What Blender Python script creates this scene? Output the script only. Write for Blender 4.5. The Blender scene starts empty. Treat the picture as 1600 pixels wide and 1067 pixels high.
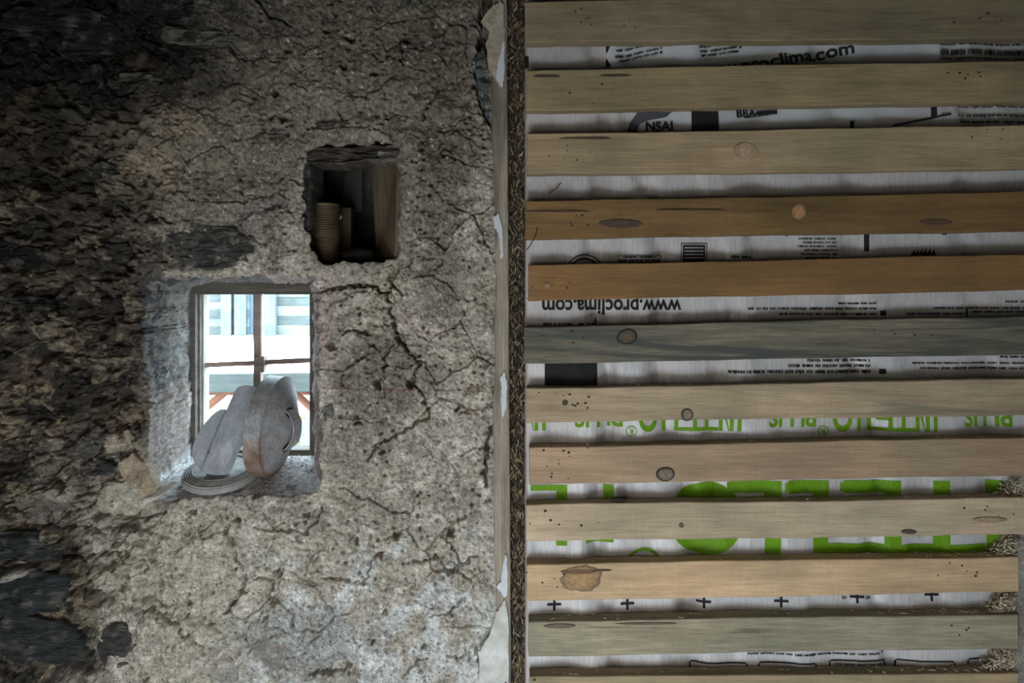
import bpy, bmesh, math, random
import numpy as np
from mathutils import Vector, Matrix

# ------------------------------------------------------------------ camera, sky, light, exposure
F = 1155.0            # focal length in pixels of the 1600 px wide frame
CAMD = 1.444          # camera to plaster wall
ZC = 1.45             # eye height
HY = 450.0            # horizon row
SC = bpy.context.scene
COL = SC.collection
cam_d = bpy.data.cameras.new('camera'); cam = bpy.data.objects.new('camera', cam_d)
COL.objects.link(cam); SC.camera = cam
cam.location = (0, -CAMD, ZC); cam.rotation_euler = (math.pi/2, 0, 0)
cam_d.sensor_width = 36; cam_d.lens = F/1600*36; cam_d.shift_y = -(533.5-HY)/1600
cam_d.clip_start = 0.02

world = bpy.data.worlds.new('overcast_sky'); SC.world = world
world.use_nodes = True
bg = world.node_tree.nodes['Background']
bg.inputs[0].default_value = (0.74, 0.88, 1.0, 1); bg.inputs[1].default_value = 14.0

def area(name, loc, rot, sx, sy, power, col):
    l = bpy.data.lights.new(name, 'AREA'); l.shape = 'RECTANGLE'; l.size = sx; l.size_y = sy
    l.energy = power; l.color = col
    o = bpy.data.objects.new(name, l); COL.objects.link(o); o.location = loc; o.rotation_euler = rot
    return o
# unseen soft area fill, added to brighten the walls; the low doorway behind adds cool daylight
area('fill_light', (-0.34, -1.36, 0.84), (math.radians(89), 0, math.radians(-5)), 0.8, 1.05, 9.6, (1.0, 0.92, 0.82))

vs = SC.view_settings
vs.view_transform = 'Standard'; vs.look = 'None'; vs.gamma = 1; vs.exposure = 0.0
vs.use_curve_mapping = False

# ------------------------------------------------------------------ helpers
def W(px, py, Y=0.0):
    d = (CAMD + Y)/F
    return Vector(((px-800)*d, Y, ZC-(py-HY)*d))
random.seed(4)
RNG = np.random.RandomState(11)

def _perm(seed):
    r = np.random.RandomState(seed); p = r.permutation(512); a = r.rand(512)*2*np.pi
    return p, np.cos(a), np.sin(a)
_PC = {}
def pn(x, y, seed=0):
    if seed not in _PC: _PC[seed] = _perm(seed)
    p, gx, gy = _PC[seed]
    xi = np.floor(x).astype(int); yi = np.floor(y).astype(int)
    xf = x-xi; yf = y-yi
    u = xf*xf*xf*(xf*(xf*6-15)+10); v = yf*yf*yf*(yf*(yf*6-15)+10)
    def g(ix, iy, dx, dy):
        h = p[(p[ix & 511]+iy) & 511]
        return gx[h]*dx+gy[h]*dy
    a = g(xi, yi, xf, yf); b = g(xi+1, yi, xf-1, yf)
    c = g(xi, yi+1, xf, yf-1); d = g(xi+1, yi+1, xf-1, yf-1)
    return (a*(1-u)+b*u)*(1-v)+(c*(1-u)+d*u)*v
def fbm(x, y, scale, octv=4, seed=0, gain=0.5, ridged=False):
    s = np.zeros_like(x, dtype=float); a = 1.0; f = 1.0/scale
    for k in range(octv):
        n = pn(x*f+k*17.3, y*f+k*9.1, seed+k)
        if ridged: n = 0.5-np.abs(n)*2
        s += a*n; a *= gain; f *= 2.03
    return s
def voro(x, y, scale, seed=0):
    """distance to nearest, gap to the second nearest, random id"""
    r = np.random.RandomState(seed); T = r.rand(64, 64, 3)
    xs = x/scale; ys = y/scale; xi = np.floor(xs).astype(int); yi = np.floor(ys).astype(int)
    d1 = np.full(x.shape, 9.0); d2 = d1.copy(); idv = np.zeros(x.shape)
    for i in (-1, 0, 1):
        for j in (-1, 0, 1):
            t = T[(xi+i) & 63, (yi+j) & 63]
            d = np.hypot(xi+i+t[..., 0]-xs, yi+j+t[..., 1]-ys)
            m = d < d1
            d2 = np.where(m, d1, np.minimum(d2, d)); idv = np.where(m, t[..., 2], idv); d1 = np.where(m, d, d1)
    return d1*scale, (d2-d1)*scale, idv
def sstep(a, b, x):
    t = np.clip((x-a)/(b-a), 0, 1); return t*t*(3-2*t)
def segdist(x, y, pts):
    d = np.full(x.shape, 1e9)
    for (ax, ay), (bx, by) in zip(pts[:-1], pts[1:]):
        vx, vy = bx-ax, by-ay; L = vx*vx+vy*vy
        t = np.clip(((x-ax)*vx+(y-ay)*vy)/L, 0, 1)
        d = np.minimum(d, np.hypot(x-ax-t*vx, y-ay-t*vy))
    return d
def polysdf(x, y, pts):
    d = segdist(x, y, pts+[pts[0]])
    ins = np.zeros(x.shape, bool)
    n = len(pts)
    for i in range(n):
        (ax, ay), (bx, by) = pts[i], pts[(i+1) % n]
        if ay == by: continue
        c = ((ay > y) != (by > y)) & (x < (bx-ax)*(y-ay)/(by-ay)+ax)
        ins ^= c
    return np.where(ins, -d, d)
def blob(x, y, cx, cy, rx, ry, soft=0.35, wob=0.35, seed=3):
    q = np.hypot((x-cx)/rx, (y-cy)/ry) + wob*fbm(x, y, max(18, min(rx, ry)*0.8), 4, seed)
    return 1-sstep(1-soft, 1+soft, q)

# ------------------------------------------------------------------ materials
def new_mat(name):
    m = bpy.data.materials.new(name); m.use_nodes = True
    nt = m.node_tree; b = nt.nodes['Principled BSDF']
    return m, nt, b
def nd(nt, typ, **kw):
    n = nt.nodes.new(typ)
    for k, v in kw.items():
        if k in n.inputs.keys(): n.inputs[k].default_value = v
        else: setattr(n, k, v)
    return n
def noise_node(nt, scale, detail=6, rough=0.6, mapping=None, coord='Object'):
    tc = nd(nt, 'ShaderNodeTexCoord'); mp = nd(nt, 'ShaderNodeMapping')
    if mapping: mp.inputs['Scale'].default_value = mapping[0]; mp.inputs['Location'].default_value = mapping[1]
    nt.links.new(tc.outputs[coord], mp.inputs[0])
    n = nd(nt, 'ShaderNodeTexNoise'); n.inputs['Scale'].default_value = scale
    n.inputs['Detail'].default_value = detail; n.inputs['Roughness'].default_value = rough
    nt.links.new(mp.outputs[0], n.inputs['Vector'])
    return n
def ramp(nt, src, stops):
    r = nd(nt, 'ShaderNodeValToRGB'); e = r.color_ramp.elements
    while len(e) < len(stops): e.new(0.5)
    for el, (p, c) in zip(e, stops):
        el.position = p; el.color = (*c, 1) if len(c) == 3 else c
    nt.links.new(src, r.inputs[0]); return r
def mixc(nt, a, b, fac, mode='MIX'):
    m = nd(nt, 'ShaderNodeMix', data_type='RGBA', blend_type=mode)
    for sock, v in ((m.inputs[6], a), (m.inputs[7], b)):
        if hasattr(v, 'is_linked'): nt.links.new(v, sock)
        else: sock.default_value = (*v, 1)
    if hasattr(fac, 'is_linked'): nt.links.new(fac, m.inputs[0])
    else: m.inputs[0].default_value = fac
    return m.outputs[2]
def bump(nt, b, src, strength, dist):
    n = nd(nt, 'ShaderNodeBump'); n.inputs['Strength'].default_value = strength; n.inputs['Distance'].default_value = dist
    nt.links.new(src, n.inputs['Height']); nt.links.new(n.outputs[0], b.inputs['Normal']); return n
def g3(v): return (v, v, v)

def mat_simple(name, c1, c2, scale=30, rough=0.85, bstr=0.3, bdist=0.002, metal=0, stretch=(1, 1, 1), detail=6):
    m, nt, b = new_mat(name)
    n = noise_node(nt, scale, detail, 0.62, (stretch, (random.random()*9, random.random()*9, 0)))
    r = ramp(nt, n.outputs[0], [(0.3, c1), (0.7, c2)])
    nt.links.new(r.outputs[0], b.inputs['Base Color'])
    b.inputs['Roughness'].default_value = rough; b.inputs['Metallic'].default_value = metal
    if bstr: bump(nt, b, n.outputs[0], bstr, bdist)
    return m
def mat_attr(name, rough=0.93, fine=260, amp=0.55, bstr=0.6, bdist=0.003, spec=0.25, tint=None):
    """colour attribute (colour of each patch) times fine procedural grain"""
    m, nt, b = new_mat(name)
    at = nd(nt, 'ShaderNodeAttribute', attribute_name='tone')
    n = noise_node(nt, fine, 5, 0.7)
    n2 = noise_node(nt, fine*0.28, 6, 0.7)
    r = ramp(nt, n.outputs[0], [(0.3, g3(1-amp)), (0.72, g3(1+amp*0.9))])
    r2 = ramp(nt, n2.outputs[0], [(0.32, g3(1-amp*0.9)), (0.7, g3(1+amp*0.7))])
    c = mixc(nt, at.outputs['Color'], r.outputs[0], 1.0, 'MULTIPLY')
    c = mixc(nt, c, r2.outputs[0], 1.0, 'MULTIPLY')
    nt.links.new(c, b.inputs['Base Color'])
    b.inputs['Roughness'].default_value = rough; b.inputs['Specular IOR Level'].default_value = spec
    mx = nd(nt, 'ShaderNodeMath', operation='ADD'); nt.links.new(n.outputs[0], mx.inputs[0]); nt.links.new(n2.outputs[0], mx.inputs[1])
    bump(nt, b, mx.outputs[0], bstr, bdist)
    return m
def mat_flat(name, c, rough=0.8):
    m, nt, b = new_mat(name)
    n = noise_node(nt, 180, 4, 0.6)
    r = ramp(nt, n.outputs[0], [(0.3, tuple(v*0.85 for v in c)), (0.7, tuple(min(1, v*1.15) for v in c))])
    nt.links.new(r.outputs[0], b.inputs['Base Color']); b.inputs['Roughness'].default_value = rough
    b.inputs['Specular IOR Level'].default_value = .12
    return m
def mat_wood(name, light, dark, seed, streak=0.5, stain=None, stain_amt=0.0, rough=0.75, fine=1.0, axis='x'):
    m, nt, b = new_mat(name)
    loc = (seed*1.73, seed*0.61, seed*2.9)
    st = (1, 14, 14) if axis == 'x' else (14, 14, 1)
    st2 = (2.5, 60, 60) if axis == 'x' else (60, 60, 2.5)
    wide = noise_node(nt, 3.2, 5, 0.55, (st, loc)); wide.inputs['Distortion'].default_value = 0.7
    fineN = noise_node(nt, 6.0, 6, 0.7, (st2, loc))
    saw = noise_node(nt, 9.0, 3, 0.6, ((26, 0.6, 2), loc))
    spot = noise_node(nt, 7, 5, 0.6, ((1, 2, 2), loc))
    r = ramp(nt, wide.outputs[0], [(0.28, dark), (0.62, light)])
    rf = ramp(nt, fineN.outputs[0], [(0.25, g3(1-streak)), (0.65, g3(1.06))])
    c = mixc(nt, r.outputs[0], rf.outputs[0], 1.0, 'MULTIPLY')
    rs = ramp(nt, saw.outputs[0], [(0.3, g3(0.90)), (0.7, g3(1.06))])
    c = mixc(nt, c, rs.outputs[0], 0.45, 'MULTIPLY')
    rp = ramp(nt, spot.outputs[0], [(0.3, g3(0.78)), (0.7, g3(1.12))])
    c = mixc(nt, c, rp.outputs[0], 0.9, 'MULTIPLY')
    ck = noise_node(nt, 1.6, 5, .6, ((1, 30, 30) if axis == 'x' else (30, 30, 1), (loc[0]+2, loc[1]+8, loc[2]+4))); ck.inputs['Distortion'].default_value = .5
    rk_ = ramp(nt, ck.outputs[0], [(.68, g3(1)), (.74, (.45, .38, .32))])
    c = mixc(nt, c, rk_.outputs[0], .85, 'MULTIPLY')
    bl = noise_node(nt, 3.5, 4, .6, ((1, 1.5, 1.5), (loc[0]+7, loc[1], loc[2]+2)))
    rbl = ramp(nt, bl.outputs[0], [(.35, (.80, .84, .80)), (.65, (1.12, 1.06, 1.02))])
    c = mixc(nt, c, rbl.outputs[0], 1, 'MULTIPLY')
    if stain:
        sn = noise_node(nt, 2.4, 6, 0.65, (st, (loc[0]+5, loc[1]+3, loc[2]+1)))
        sn.inputs['Distortion'].default_value = 1.2
        rr = ramp(nt, sn.outputs[0], [(0.62-0.22*stain_amt, g3(0)), (0.74-0.2*stain_amt, g3(1))])
        c = mixc(nt, c, stain, rr.outputs[0])
    nt.links.new(c, b.inputs['Base Color']); b.inputs['Roughness'].default_value = rough
    b.inputs['Specular IOR Level'].default_value = 0.25
    bump(nt, b, fineN.outputs[0], 0.35*fine, 0.0012)
    return m

# ------------------------------------------------------------------ mesh helpers
def link(name, me, mat=None, parent=None):
    o = bpy.data.objects.new(name, me); COL.objects.link(o)
    if mat is not None and me is not None: me.materials.append(mat)
    if parent is not None: o.parent = parent
    return o
def pyobj(name, v, f, mat, parent=None, smooth=False):
    me = bpy.data.meshes.new(name); me.from_pydata([tuple(p) for p in v], [], f); me.update()
    if smooth: me.shade_smooth()
    return link(name, me, mat, parent)
def npmesh(name, V, Q, tone=None, smooth=True):
    """numpy verts (n,3), quads (m,4)"""
    me = bpy.data.meshes.new(name)
    me.vertices.add(len(V)); me.vertices.foreach_set('co', V.astype(np.float32).ravel())
    m, k = Q.shape
    me.loops.add(m*k); me.loops.foreach_set('vertex_index', Q.astype(np.int32).ravel())
    me.polygons.add(m); me.polygons.foreach_set('loop_start', np.arange(0, m*k, k, dtype=np.int32))
    me.update(calc_edges=True)
    if tone is not None:
        a = me.color_attributes.new('tone', 'FLOAT_COLOR', 'POINT')
        t = np.ones((len(V), 4), np.float32); t[:, :3] = tone; a.data.foreach_set('color', t.ravel())
    if smooth: me.shade_smooth()
    me.validate()
    return me
def tag(o, label=None, cat=None, group=None, kind=None):
    if label: o['label'] = label
    if cat: o['category'] = cat
    if group: o['group'] = group
    if kind: o['kind'] = kind
    return o
def empty(name, loc):
    o = bpy.data.objects.new(name, None); COL.objects.link(o); o.location = loc; o.empty_display_size = 0.05
    return o
def adopt(ch, par):
    """parent keeping world-space mesh coordinates"""
    ch.parent = par; ch.matrix_parent_inverse = Matrix.Translation(par.location).inverted()
    return ch
def boxbm(bm, lo, hi, bev=0.0):
    r = bmesh.ops.create_cube(bm, size=1)
    for v in r['verts']:
        v.co = Vector([lo[i]+(v.co[i]+0.5)*(hi[i]-lo[i]) for i in range(3)])
    if bev:
        es = set(e for v in r['verts'] for e in v.link_edges)
        bmesh.ops.bevel(bm, geom=list(es), offset=bev, segments=2, affect='EDGES', profile=0.6)
def bmobj(name, bm, mat, parent=None, smooth=False):
    me = bpy.data.meshes.new(name); bm.to_mesh(me); bm.free()
    if smooth: me.shade_smooth()
    o = link(name, me, mat)
    if parent is not None:
        adopt(o, parent)
    return o
def box(name, lo, hi, mat, parent=None, bev=0.0):
    bm = bmesh.new(); boxbm(bm, lo, hi, bev); return bmobj(name, bm, mat, parent)
def rough_box(name, p0, p1, hw, hh, mat, parent=None, seed=0, amp=0.0015, n=24, up=Vector((0, 0, 1))):
    """bar from p0 to p1 with half sizes hw (sideways) and hh (along up), slightly uneven"""
    r = random.Random(seed); p0 = Vector(p0); p1 = Vector(p1); ax = (p1-p0).normalized()
    side = ax.cross(up).normalized(); u = side.cross(ax).normalized()
    prof = []
    c = 0.22
    for sx, sy in ((-1, -1), (1, -1), (1, 1), (-1, 1)):
        prof += [(sx, sy*(1-c*0.6*hw/max(hh, hw)), 0), (sx*(1-c*0.6*hh/max(hh, hw)), sy, 1)] if sx*sy > 0 else [(sx*(1-c*0.6*hh/max(hh, hw)), sy, 1), (sx, sy*(1-c*0.6*hw/max(hh, hw)), 0)]
    V = []; Fc = []
    ph = [r.random()*6 for _ in range(8)]
    for i in range(n+1):
        t = i/n; q = p0.lerp(p1, t)
        for k, (a, b_, _) in enumerate(prof):
            w = amp*(math.sin(t*9+ph[k])+0.6*math.sin(t*23+ph[(k+3) % 8])+r.uniform(-.4, .4))
            V.append(q+side*(a*hw+w)+u*(b_*hh+w))
    m = 8
    for i in range(n):
        for k in range(m):
            Fc.append((i*m+k, i*m+(k+1) % m, (i+1)*m+(k+1) % m, (i+1)*m+k))
    Fc.append(tuple(range(m-1, -1, -1))); Fc.append(tuple(n*m+k for k in range(m)))
    me = bpy.data.meshes.new(name); me.from_pydata([tuple(v) for v in V], [], Fc); me.update()
    bm = bmesh.new(); bm.from_mesh(me); bmesh.ops.recalc_face_normals(bm, faces=bm.faces); bm.to_mesh(me); bm.free()
    o = link(name, me, mat)
    if parent is not None: adopt(o, parent)
    return o
def prism(name, pts, nrm, thick, mat, parent=None, bev=0.0):
    """planar-ish outline extruded along nrm by thick"""
    bm = bmesh.new()
    a = [bm.verts.new(p) for p in pts]; f = bm.faces.new(a)
    ex = bmesh.ops.extrude_face_region(bm, geom=[f])
    for v in ex['geom']:
        if isinstance(v, bmesh.types.BMVert): v.co += Vector(nrm)*thick
    bmesh.ops.recalc_face_normals(bm, faces=bm.faces)
    if bev: bmesh.ops.bevel(bm, geom=list(bm.edges), offset=bev, segments=2, affect='EDGES')
    return bmobj(name, bm, mat, parent)
def tube(name, pts, rad, mat, parent=None, n=8):
    cu = bpy.data.curves.new(name, 'CURVE'); cu.dimensions = '3D'; cu.bevel_depth = rad; cu.bevel_resolution = 2
    s = cu.splines.new('POLY'); s.points.add(len(pts)-1)
    for p, q in zip(s.points, pts): p.co = (*q, 1)
    cu.use_fill_caps = True
    tmp = bpy.data.objects.new('tmp', cu); COL.objects.link(tmp)
    me = bpy.data.meshes.new_from_object(tmp); bpy.data.objects.remove(tmp); bpy.data.curves.remove(cu)
    me.name = name
    o = link(name, me, mat)
    if parent is not None: adopt(o, parent)
    return o

# ------------------------------------------------------------------ plaster wall (relief mesh)
WIN = [(232, 440), (300, 434), (400, 432), (486, 435), (494, 455), (497, 520), (496, 600), (499, 700), (500, 770),
       (430, 777), (380, 775), (320, 780), (262, 786), (232, 786), (222, 745), (228, 690), (224, 600), (219, 520), (222, 460)]
WB = (233, 452, 439, 746); WD = 0.187            # back of the reveal in wall units, depth
NIC = [(480, 236), (500, 229), (560, 226), (610, 222), (621, 232), (626, 300), (625, 360), (619, 404), (560, 410),
       (502, 413), (488, 396), (478, 360), (474, 300), (476, 262)]
ND = 0.22
CRACKS = [
 (2.4, .014, [(505, 455), (540, 446), (585, 448), (605, 462), (611, 490), (620, 520), (628, 538), (640, 546)]),
 (2.0, .011, [(605, 462), (613, 445), (612, 432), (622, 420)]), (1.6, .009, [(613, 446), (628, 458)]),
 (1.8, .010, [(640, 546), (655, 568), (645, 596), (662, 618), (668, 640), (672, 652), (640, 664), (620, 680), (590, 692), (575, 720)]),
 (1.7, .010, [(520, 528), (550, 515), (566, 518), (584, 523)]),
 (1.3, .008, [(615, 538), (604, 560), (601, 575)]),
 (2.0, .012, [(355, 822), (366, 848), (373, 870), (388, 888), (384, 920), (368, 940), (352, 958)]),
 (2.6, .014, [(220, 955), (236, 951), (262, 962), (285, 968), (300, 985), (318, 998), (326, 1016)]),
 (1.6, .010, [(400, 896), (430, 906), (420, 930), (424, 948), (412, 970)]),
 (1.5, .009, [(402, 822), (440, 826), (478, 830), (497, 812), (502, 790)]),
 (1.5, .009, [(500, 905), (545, 908), (560, 912), (575, 900), (580, 872), (600, 860)]),
 (2.0, .011, [(650, 875), (685, 870), (700, 900), (726, 880), (745, 870)]),
 (1.6, .010, [(404, 2), (420, 24), (455, 40)]), (1.4, .008, [(684, 140), (668, 168), (660, 185)]),
 (1.8, .010, [(625, 52), (627, 100)]),
 (2.6, .016, [(752, 5), (748, 60), (744, 130), (750, 160), (772, 205)]),
 (2.2, .014, [(772, 664), (762, 680), (758, 720), (760, 760)]),
 (2.2, .012, [(210, 430), (213, 520), (222, 610), (228, 640)]),
 (2.6, .014, [(90, 870), (128, 874), (160, 864), (185, 866)]),
 (2.2, .013, [(160, 792), (182, 800), (205, 804), (225, 812), (240, 806), (262, 800)]),
 (1.8, .011, [(740, 1012), (748, 1034), (752, 1067)]), (1.6, .010, [(720, 940), (700, 958), (675, 962)]),
 (1.7, .010, [(230, 345), (250, 338), (270, 352)]), (2.0, .011, [(168, 620), (166, 650), (150, 668), (160, 690)]),
 (1.5, .009, [(440, 640), (560, 690)][:0] or [(690, 830), (712, 860), (716, 880)]),
 (2.0, .012, [(480, 1058), (520, 1052), (545, 1044)]), (1.8, .011, [(630, 1056), (645, 1040), (668, 1034)]),
]
PITS = [(545, 58, 8, 6), (631, 58, 8, 6), (583, 115, 6, 6), (537, 103, 6, 6), (508, 48, 5, 5), (452, 80, 6, 5), (430, 145, 5, 7),
        (440, 187, 6, 7), (424, 180, 4, 5), (770, 15, 22, 26), (758, 60, 10, 30), (597, 705, 6, 5), (592, 600, 6, 8), (640, 602, 6, 7),
        (560, 660, 7, 4), (715, 640, 4, 4), (606, 955, 6, 6), (583, 1000, 5, 7), (664, 1012, 6, 9), (545, 1040, 5, 4), (480, 805, 5, 4),
        (436, 892, 5, 6), (556, 845, 5, 5), (365, 155, 6, 5), (390, 160, 4, 4), (228, 872, 7, 6), (208, 875, 5, 4), (200, 900, 10, 10),
        (300, 935, 5, 5), (336, 970, 5, 4), (142, 826, 4, 4), (110, 828, 4, 3), (262, 455, 5, 8), (248, 470, 5, 6), (516, 540, 8, 8),
        (215, 645, 5, 8), (205, 665, 9, 9), (300, 800, 9, 6), (620, 835, 5, 7), (706, 830, 5, 9), (372, 810, 6, 5), (395, 775, 6, 7)]

def axis_samples(lo, hi, step, outs_lo, outs_hi):
    return np.array(list(outs_lo)+list(np.arange(lo, hi, step))+list(outs_hi), float)
xs = axis_samples(-36, 812, 1.45, list(np.arange(-900, -330, 30))+list(np.arange(-330, -38, 5)), [815])
ys = axis_samples(-36, 1104, 1.45, list(np.arange(-270, -38, 6)), list(np.arange(1108, 1300, 6))+[1340, 1430, 1520, 1612])
GX, GY = np.meshgrid(xs, ys)       # rows = y
NYr, NXr = GX.shape
wobx = fbm(GX, GY, 34, 4, 201)*9; woby = fbm(GX, GY, 34, 4, 231)*9
px_, py_ = GX+wobx, GY+woby

# zones
rub = np.clip(blob(GX, GY, 60, 580, 190, 380, .4, .5, 7)*1.0 + blob(GX, GY, 60, 180, 210, 260, .4, .5, 8)*0.7 + blob(GX, GY, 60, 950, 150, 200, .4, .5, 9)*0.85, 0, 1)
win_sdf = polysdf(GX, GY, WIN) + fbm(GX, GY, 22, 4, 41)*7
nic_sdf = polysdf(GX, GY, NIC) + fbm(GX, GY, 20, 4, 45)*8

H = fbm(GX, GY, 260, 3, 51)*0.030
H += fbm(GX, GY, 70, 5, 55)*0.014 + fbm(px_, py_, 30, 4, 57, .55)*0.008
H += fbm(GX, GY, 16, 3, 61, ridged=True)*0.0022
H += pn(GX/5.0, GY/5.0, 66)*0.0016 + pn(GX/2.9, GY/2.9, 67)*0.0012
# crumbling, cavernous mortar on the left
rr = -fbm(px_, py_*1.1, 46, 4, 71, .52, True)
lb1, lg1, li1 = voro(GX+wobx*.5, (GY+woby*.5)*1.05, 17, 72)
lb0, lg0, li0 = voro(GX+wobx*.8, (GY+woby*.8)*1.15, 38, 73)
H += rub*(rr*0.013 - 0.004 + (li1-.45)*.013*(1-np.clip(lb1/12, 0, 1)**2) - (1-sstep(0, 3.0, lg1))*.006 + (li0-.4)*.020*(1-np.clip(lb0/24, 0, 1)**2) - (1-sstep(0, 4.5, lg0))*.012*li0 + fbm(GX, GY, 20, 3, 75, .5)*0.010)
pd, pg, pid = voro(px_, py_*1.15, 30, 77)
H += rub*np.where(pid > .55, 1, 0)*(0.5-np.minimum(pd/16, 1))*0.030
# loose plaster scabs
for (cx, cy, rx, ry, hh, sd) in [(610, 600, 62, 52, .006, 81), (560, 500, 50, 46, .005, 82), (560, 690, 90, 40, .004, 83), (280, 1010, 75, 52, .008, 84),
                                 (330, 890, 60, 55, .006, 85), (660, 880, 80, 70, .004, 86), (470, 480, 22, 40, .006, 87), (550, 213, 62, 14, .008, 88),
                                 (430, 370, 70, 45, .008, 89), (200, 850, 60, 30, .008, 90), (620, 300, 10, 80, .004, 91)]:
    H += blob(GX, GY, cx, cy, rx, ry, .08, .35, sd)*hh
# craquelure
cd, cg, cid = voro(px_*1.0, py_*1.0, 74, 91)
cm = sstep(-.05, .25, fbm(GX, GY, 130, 3, 95))
H -= (1-sstep(0.4, 2.2, cg))*cm*0.014
H += (cid-.5)*0.005
cd2, cg2, cid2 = voro(px_, py_, 34, 97)
cm2 = sstep(.05, .35, fbm(GX, GY, 110, 3, 98))
H -= (1-sstep(0.3, 1.8, cg2))*cm2*0.008
H += (cid2-.5)*0.004*cm2
# fine pits
qd, qg, qid = voro(GX, GY, 13, 99)
H -= np.where(qid > .70, 1, 0)*(1-sstep(.8, 2.8+1.5*(qid-.7)/.3, qd))*0.010*(0.4+sstep(-.2, .3, fbm(GX, GY, 90, 2, 100)))
qd, qg, qid = voro(GX, GY, 8, 107)
H -= np.where(qid > .6, 1, 0)*(1-sstep(.6, 2.2, qd))*0.004
crackmask = np.zeros_like(H)
jx = GX+fbm(GX, GY, 12, 3, 301)*7; jy = GY+fbm(GX, GY, 12, 3, 331)*7
for w, dep, pts in CRACKS:
    m = 1-sstep(w*.45, w*1.35, segdist(jx, jy, pts))
    H -= m*dep*2.6; crackmask = np.maximum(crackmask, m)
for cx, cy, rx, ry in PITS:
    q = np.hypot((jx-cx)/rx, (jy-cy)/ry)
    H -= (1-sstep(.45, 1.05, q))*(0.022+0.0025*min(rx, ry))
# shoulders of the openings
for sdf, R in ((win_sdf, 13.0), (nic_sdf, 7.0)):
    s = np.clip(1-sdf/R, 0, 1); H -= (1-np.sqrt(np.clip(1-s*s, 0, 1)))*R*0.00125
    H = np.where(sdf < 6, H*1.0, H)
    near = np.clip(1-sdf/40, 0, 1); H = H*(1-0.55*near)
H -= sstep(782, 797, GX)*0.05
H = np.clip(H, -0.075, 0.05)
# fade outside the built patch
edge = np.clip((np.maximum(np.maximum(-36-GX, GX-815), np.maximum(-36-GY, GY-1104))-60)/200, 0, 1)
H = H*(1-edge)

# own colours of the wall, plus light falloff painted in near the top
def C(r, g, b): return np.array([r, g, b])
n1 = fbm(GX, GY, 120, 5, 401); n2 = fbm(GX, GY, 34, 5, 411); n3 = fbm(GX, GY, 9, 3, 421)
T = C(.40, .36, .30)[None, None]*np.ones(GX.shape+(1,))
def lay(col, m): 
    global T
    m = np.clip(m, 0, 1)[..., None]; T = T*(1-m)+np.array(col)[None, None]*m
lay((.50, .46, .40), sstep(-.1, .5, n2))
lay((.30, .27, .225), sstep(.0, .55, -n1)*.8)
lay((.42, .385, .29), sstep(.1, .5, fbm(GX, GY, 80, 4, 431))*.55)          # ochre-grey
lay((.44, .375, .34), sstep(.12, .5, fbm(GX, GY, 90, 4, 441))*.4)          # pinkish
lay((.225, .21, .17), blob(GX, GY, 590, 590, 85, 62, .15, .35, 83)*.95)
lay((.26, .235, .21), blob(GX, GY, 560, 690, 80, 42, .3, .4, 84)*.7)
lay((.16, .14, .11), blob(GX, GY, 690, 190, 45, 190, .5, .6, 85)*.85)
lay((.18, .16, .13), blob(GX, GY, 690, 440, 30, 70, .5, .6, 86)*.6)
lay((.46, .36, .34), blob(GX, GY, 512, 500, 16, 75, .5, .4, 87)*.8)
lay((.40, .33, .31), blob(GX, GY, 545, 212, 60, 13, .4, .4, 88)*.7)
lay((.43, .35, .33), blob(GX, GY, 430, 436, 60, 7, .5, .3, 89)*.8)
lay((.42, .36, .25), blob(GX, GY, 615, 240, 9, 60, .4, .4, 90)*.7)
lime = sstep(.0, .35, fbm(GX, GY, 60, 5, 451)+.35*sstep(830, 1000, GY)-.10)*sstep(760, 900, GY)*sstep(330, 430, GX)
lay((.58, .59, .57), lime*.85)
lay((.56, .54, .48), blob(GX, GY, 725, 720, 45, 130, .5, .8, 452)*sstep(.0, .3, fbm(GX, GY*.5, 24, 4, 453))*.8)
lay((.45, .42, .34), blob(GX, GY, 290, 920, 130, 130, .5, .5, 454)*.7)
lay((.25, .26, .26), blob(GX, GY, 470, 1010, 110, 60, .5, .5, 455)*.6)
lay((.62, .62, .58), blob(GX, GY, 765, 1010, 26, 90, .25, .4, 456)*.9)
lay((.43, .33, .22), blob(GX, GY, 200, 235, 110, 80, .5, .6, 457)*.6)
lay((.37, .30, .22), blob(GX, GY, 300, 160, 130, 110, .5, .6, 458)*.5)
# soot and damp dark mortar on the left, with crumbs of bare lime
dk = np.clip(blob(GX, GY, 40, 480, 235, 330, .35, .5, 461)+blob(GX, GY, 90, 60, 270, 130, .35, .5, 462)+blob(GX, GY, 40, 930, 105, 170, .3, .5, 463), 0, 1)
lay((.055, .047, .038), dk*.95)
lay((.25, .20, .145), dk*sstep(.16, .42, fbm(GX, GY*1.3, 26, 5, 465, .6))*.85)
lay((.12, .10, .08), dk*sstep(.0, .4, fbm(GX, GY, 12, 4, 467))*.7)
lay((.035, .033, .032), dk*sstep(.12, .36, fbm(GX, GY*1.4, 40, 5, 469, .6))*.9)
lay((.06, .05, .04), blob(GX, GY, 60, 230, 150, 150, .5, .5, 470)*.75)
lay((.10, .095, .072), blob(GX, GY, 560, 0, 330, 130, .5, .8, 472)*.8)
lay((.17, .15, .12), blob(GX, GY, 480, 120, 330, 230, .5, .9, 477)*.75)  # upper plaster: light falloff painted into the colour, along with some soot
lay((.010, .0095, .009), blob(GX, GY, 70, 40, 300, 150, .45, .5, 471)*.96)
lay((.06, .058, .055), blob(GX, GY, 235, 470, 30, 60, .4, .5, 473)*.9)
lay((.07, .066, .06), blob(GX, GY, 320, 388, 66, 36, .12, .4, 474)*.9)
lay((.20, .175, .16), blob(GX, GY, 400, 350, 60, 45, .5, .6, 475)*.6)
lay((.48, .40, .26), blob(GX, GY, 195, 775, 38, 28, .3, .4, 476)*.8)
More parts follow.
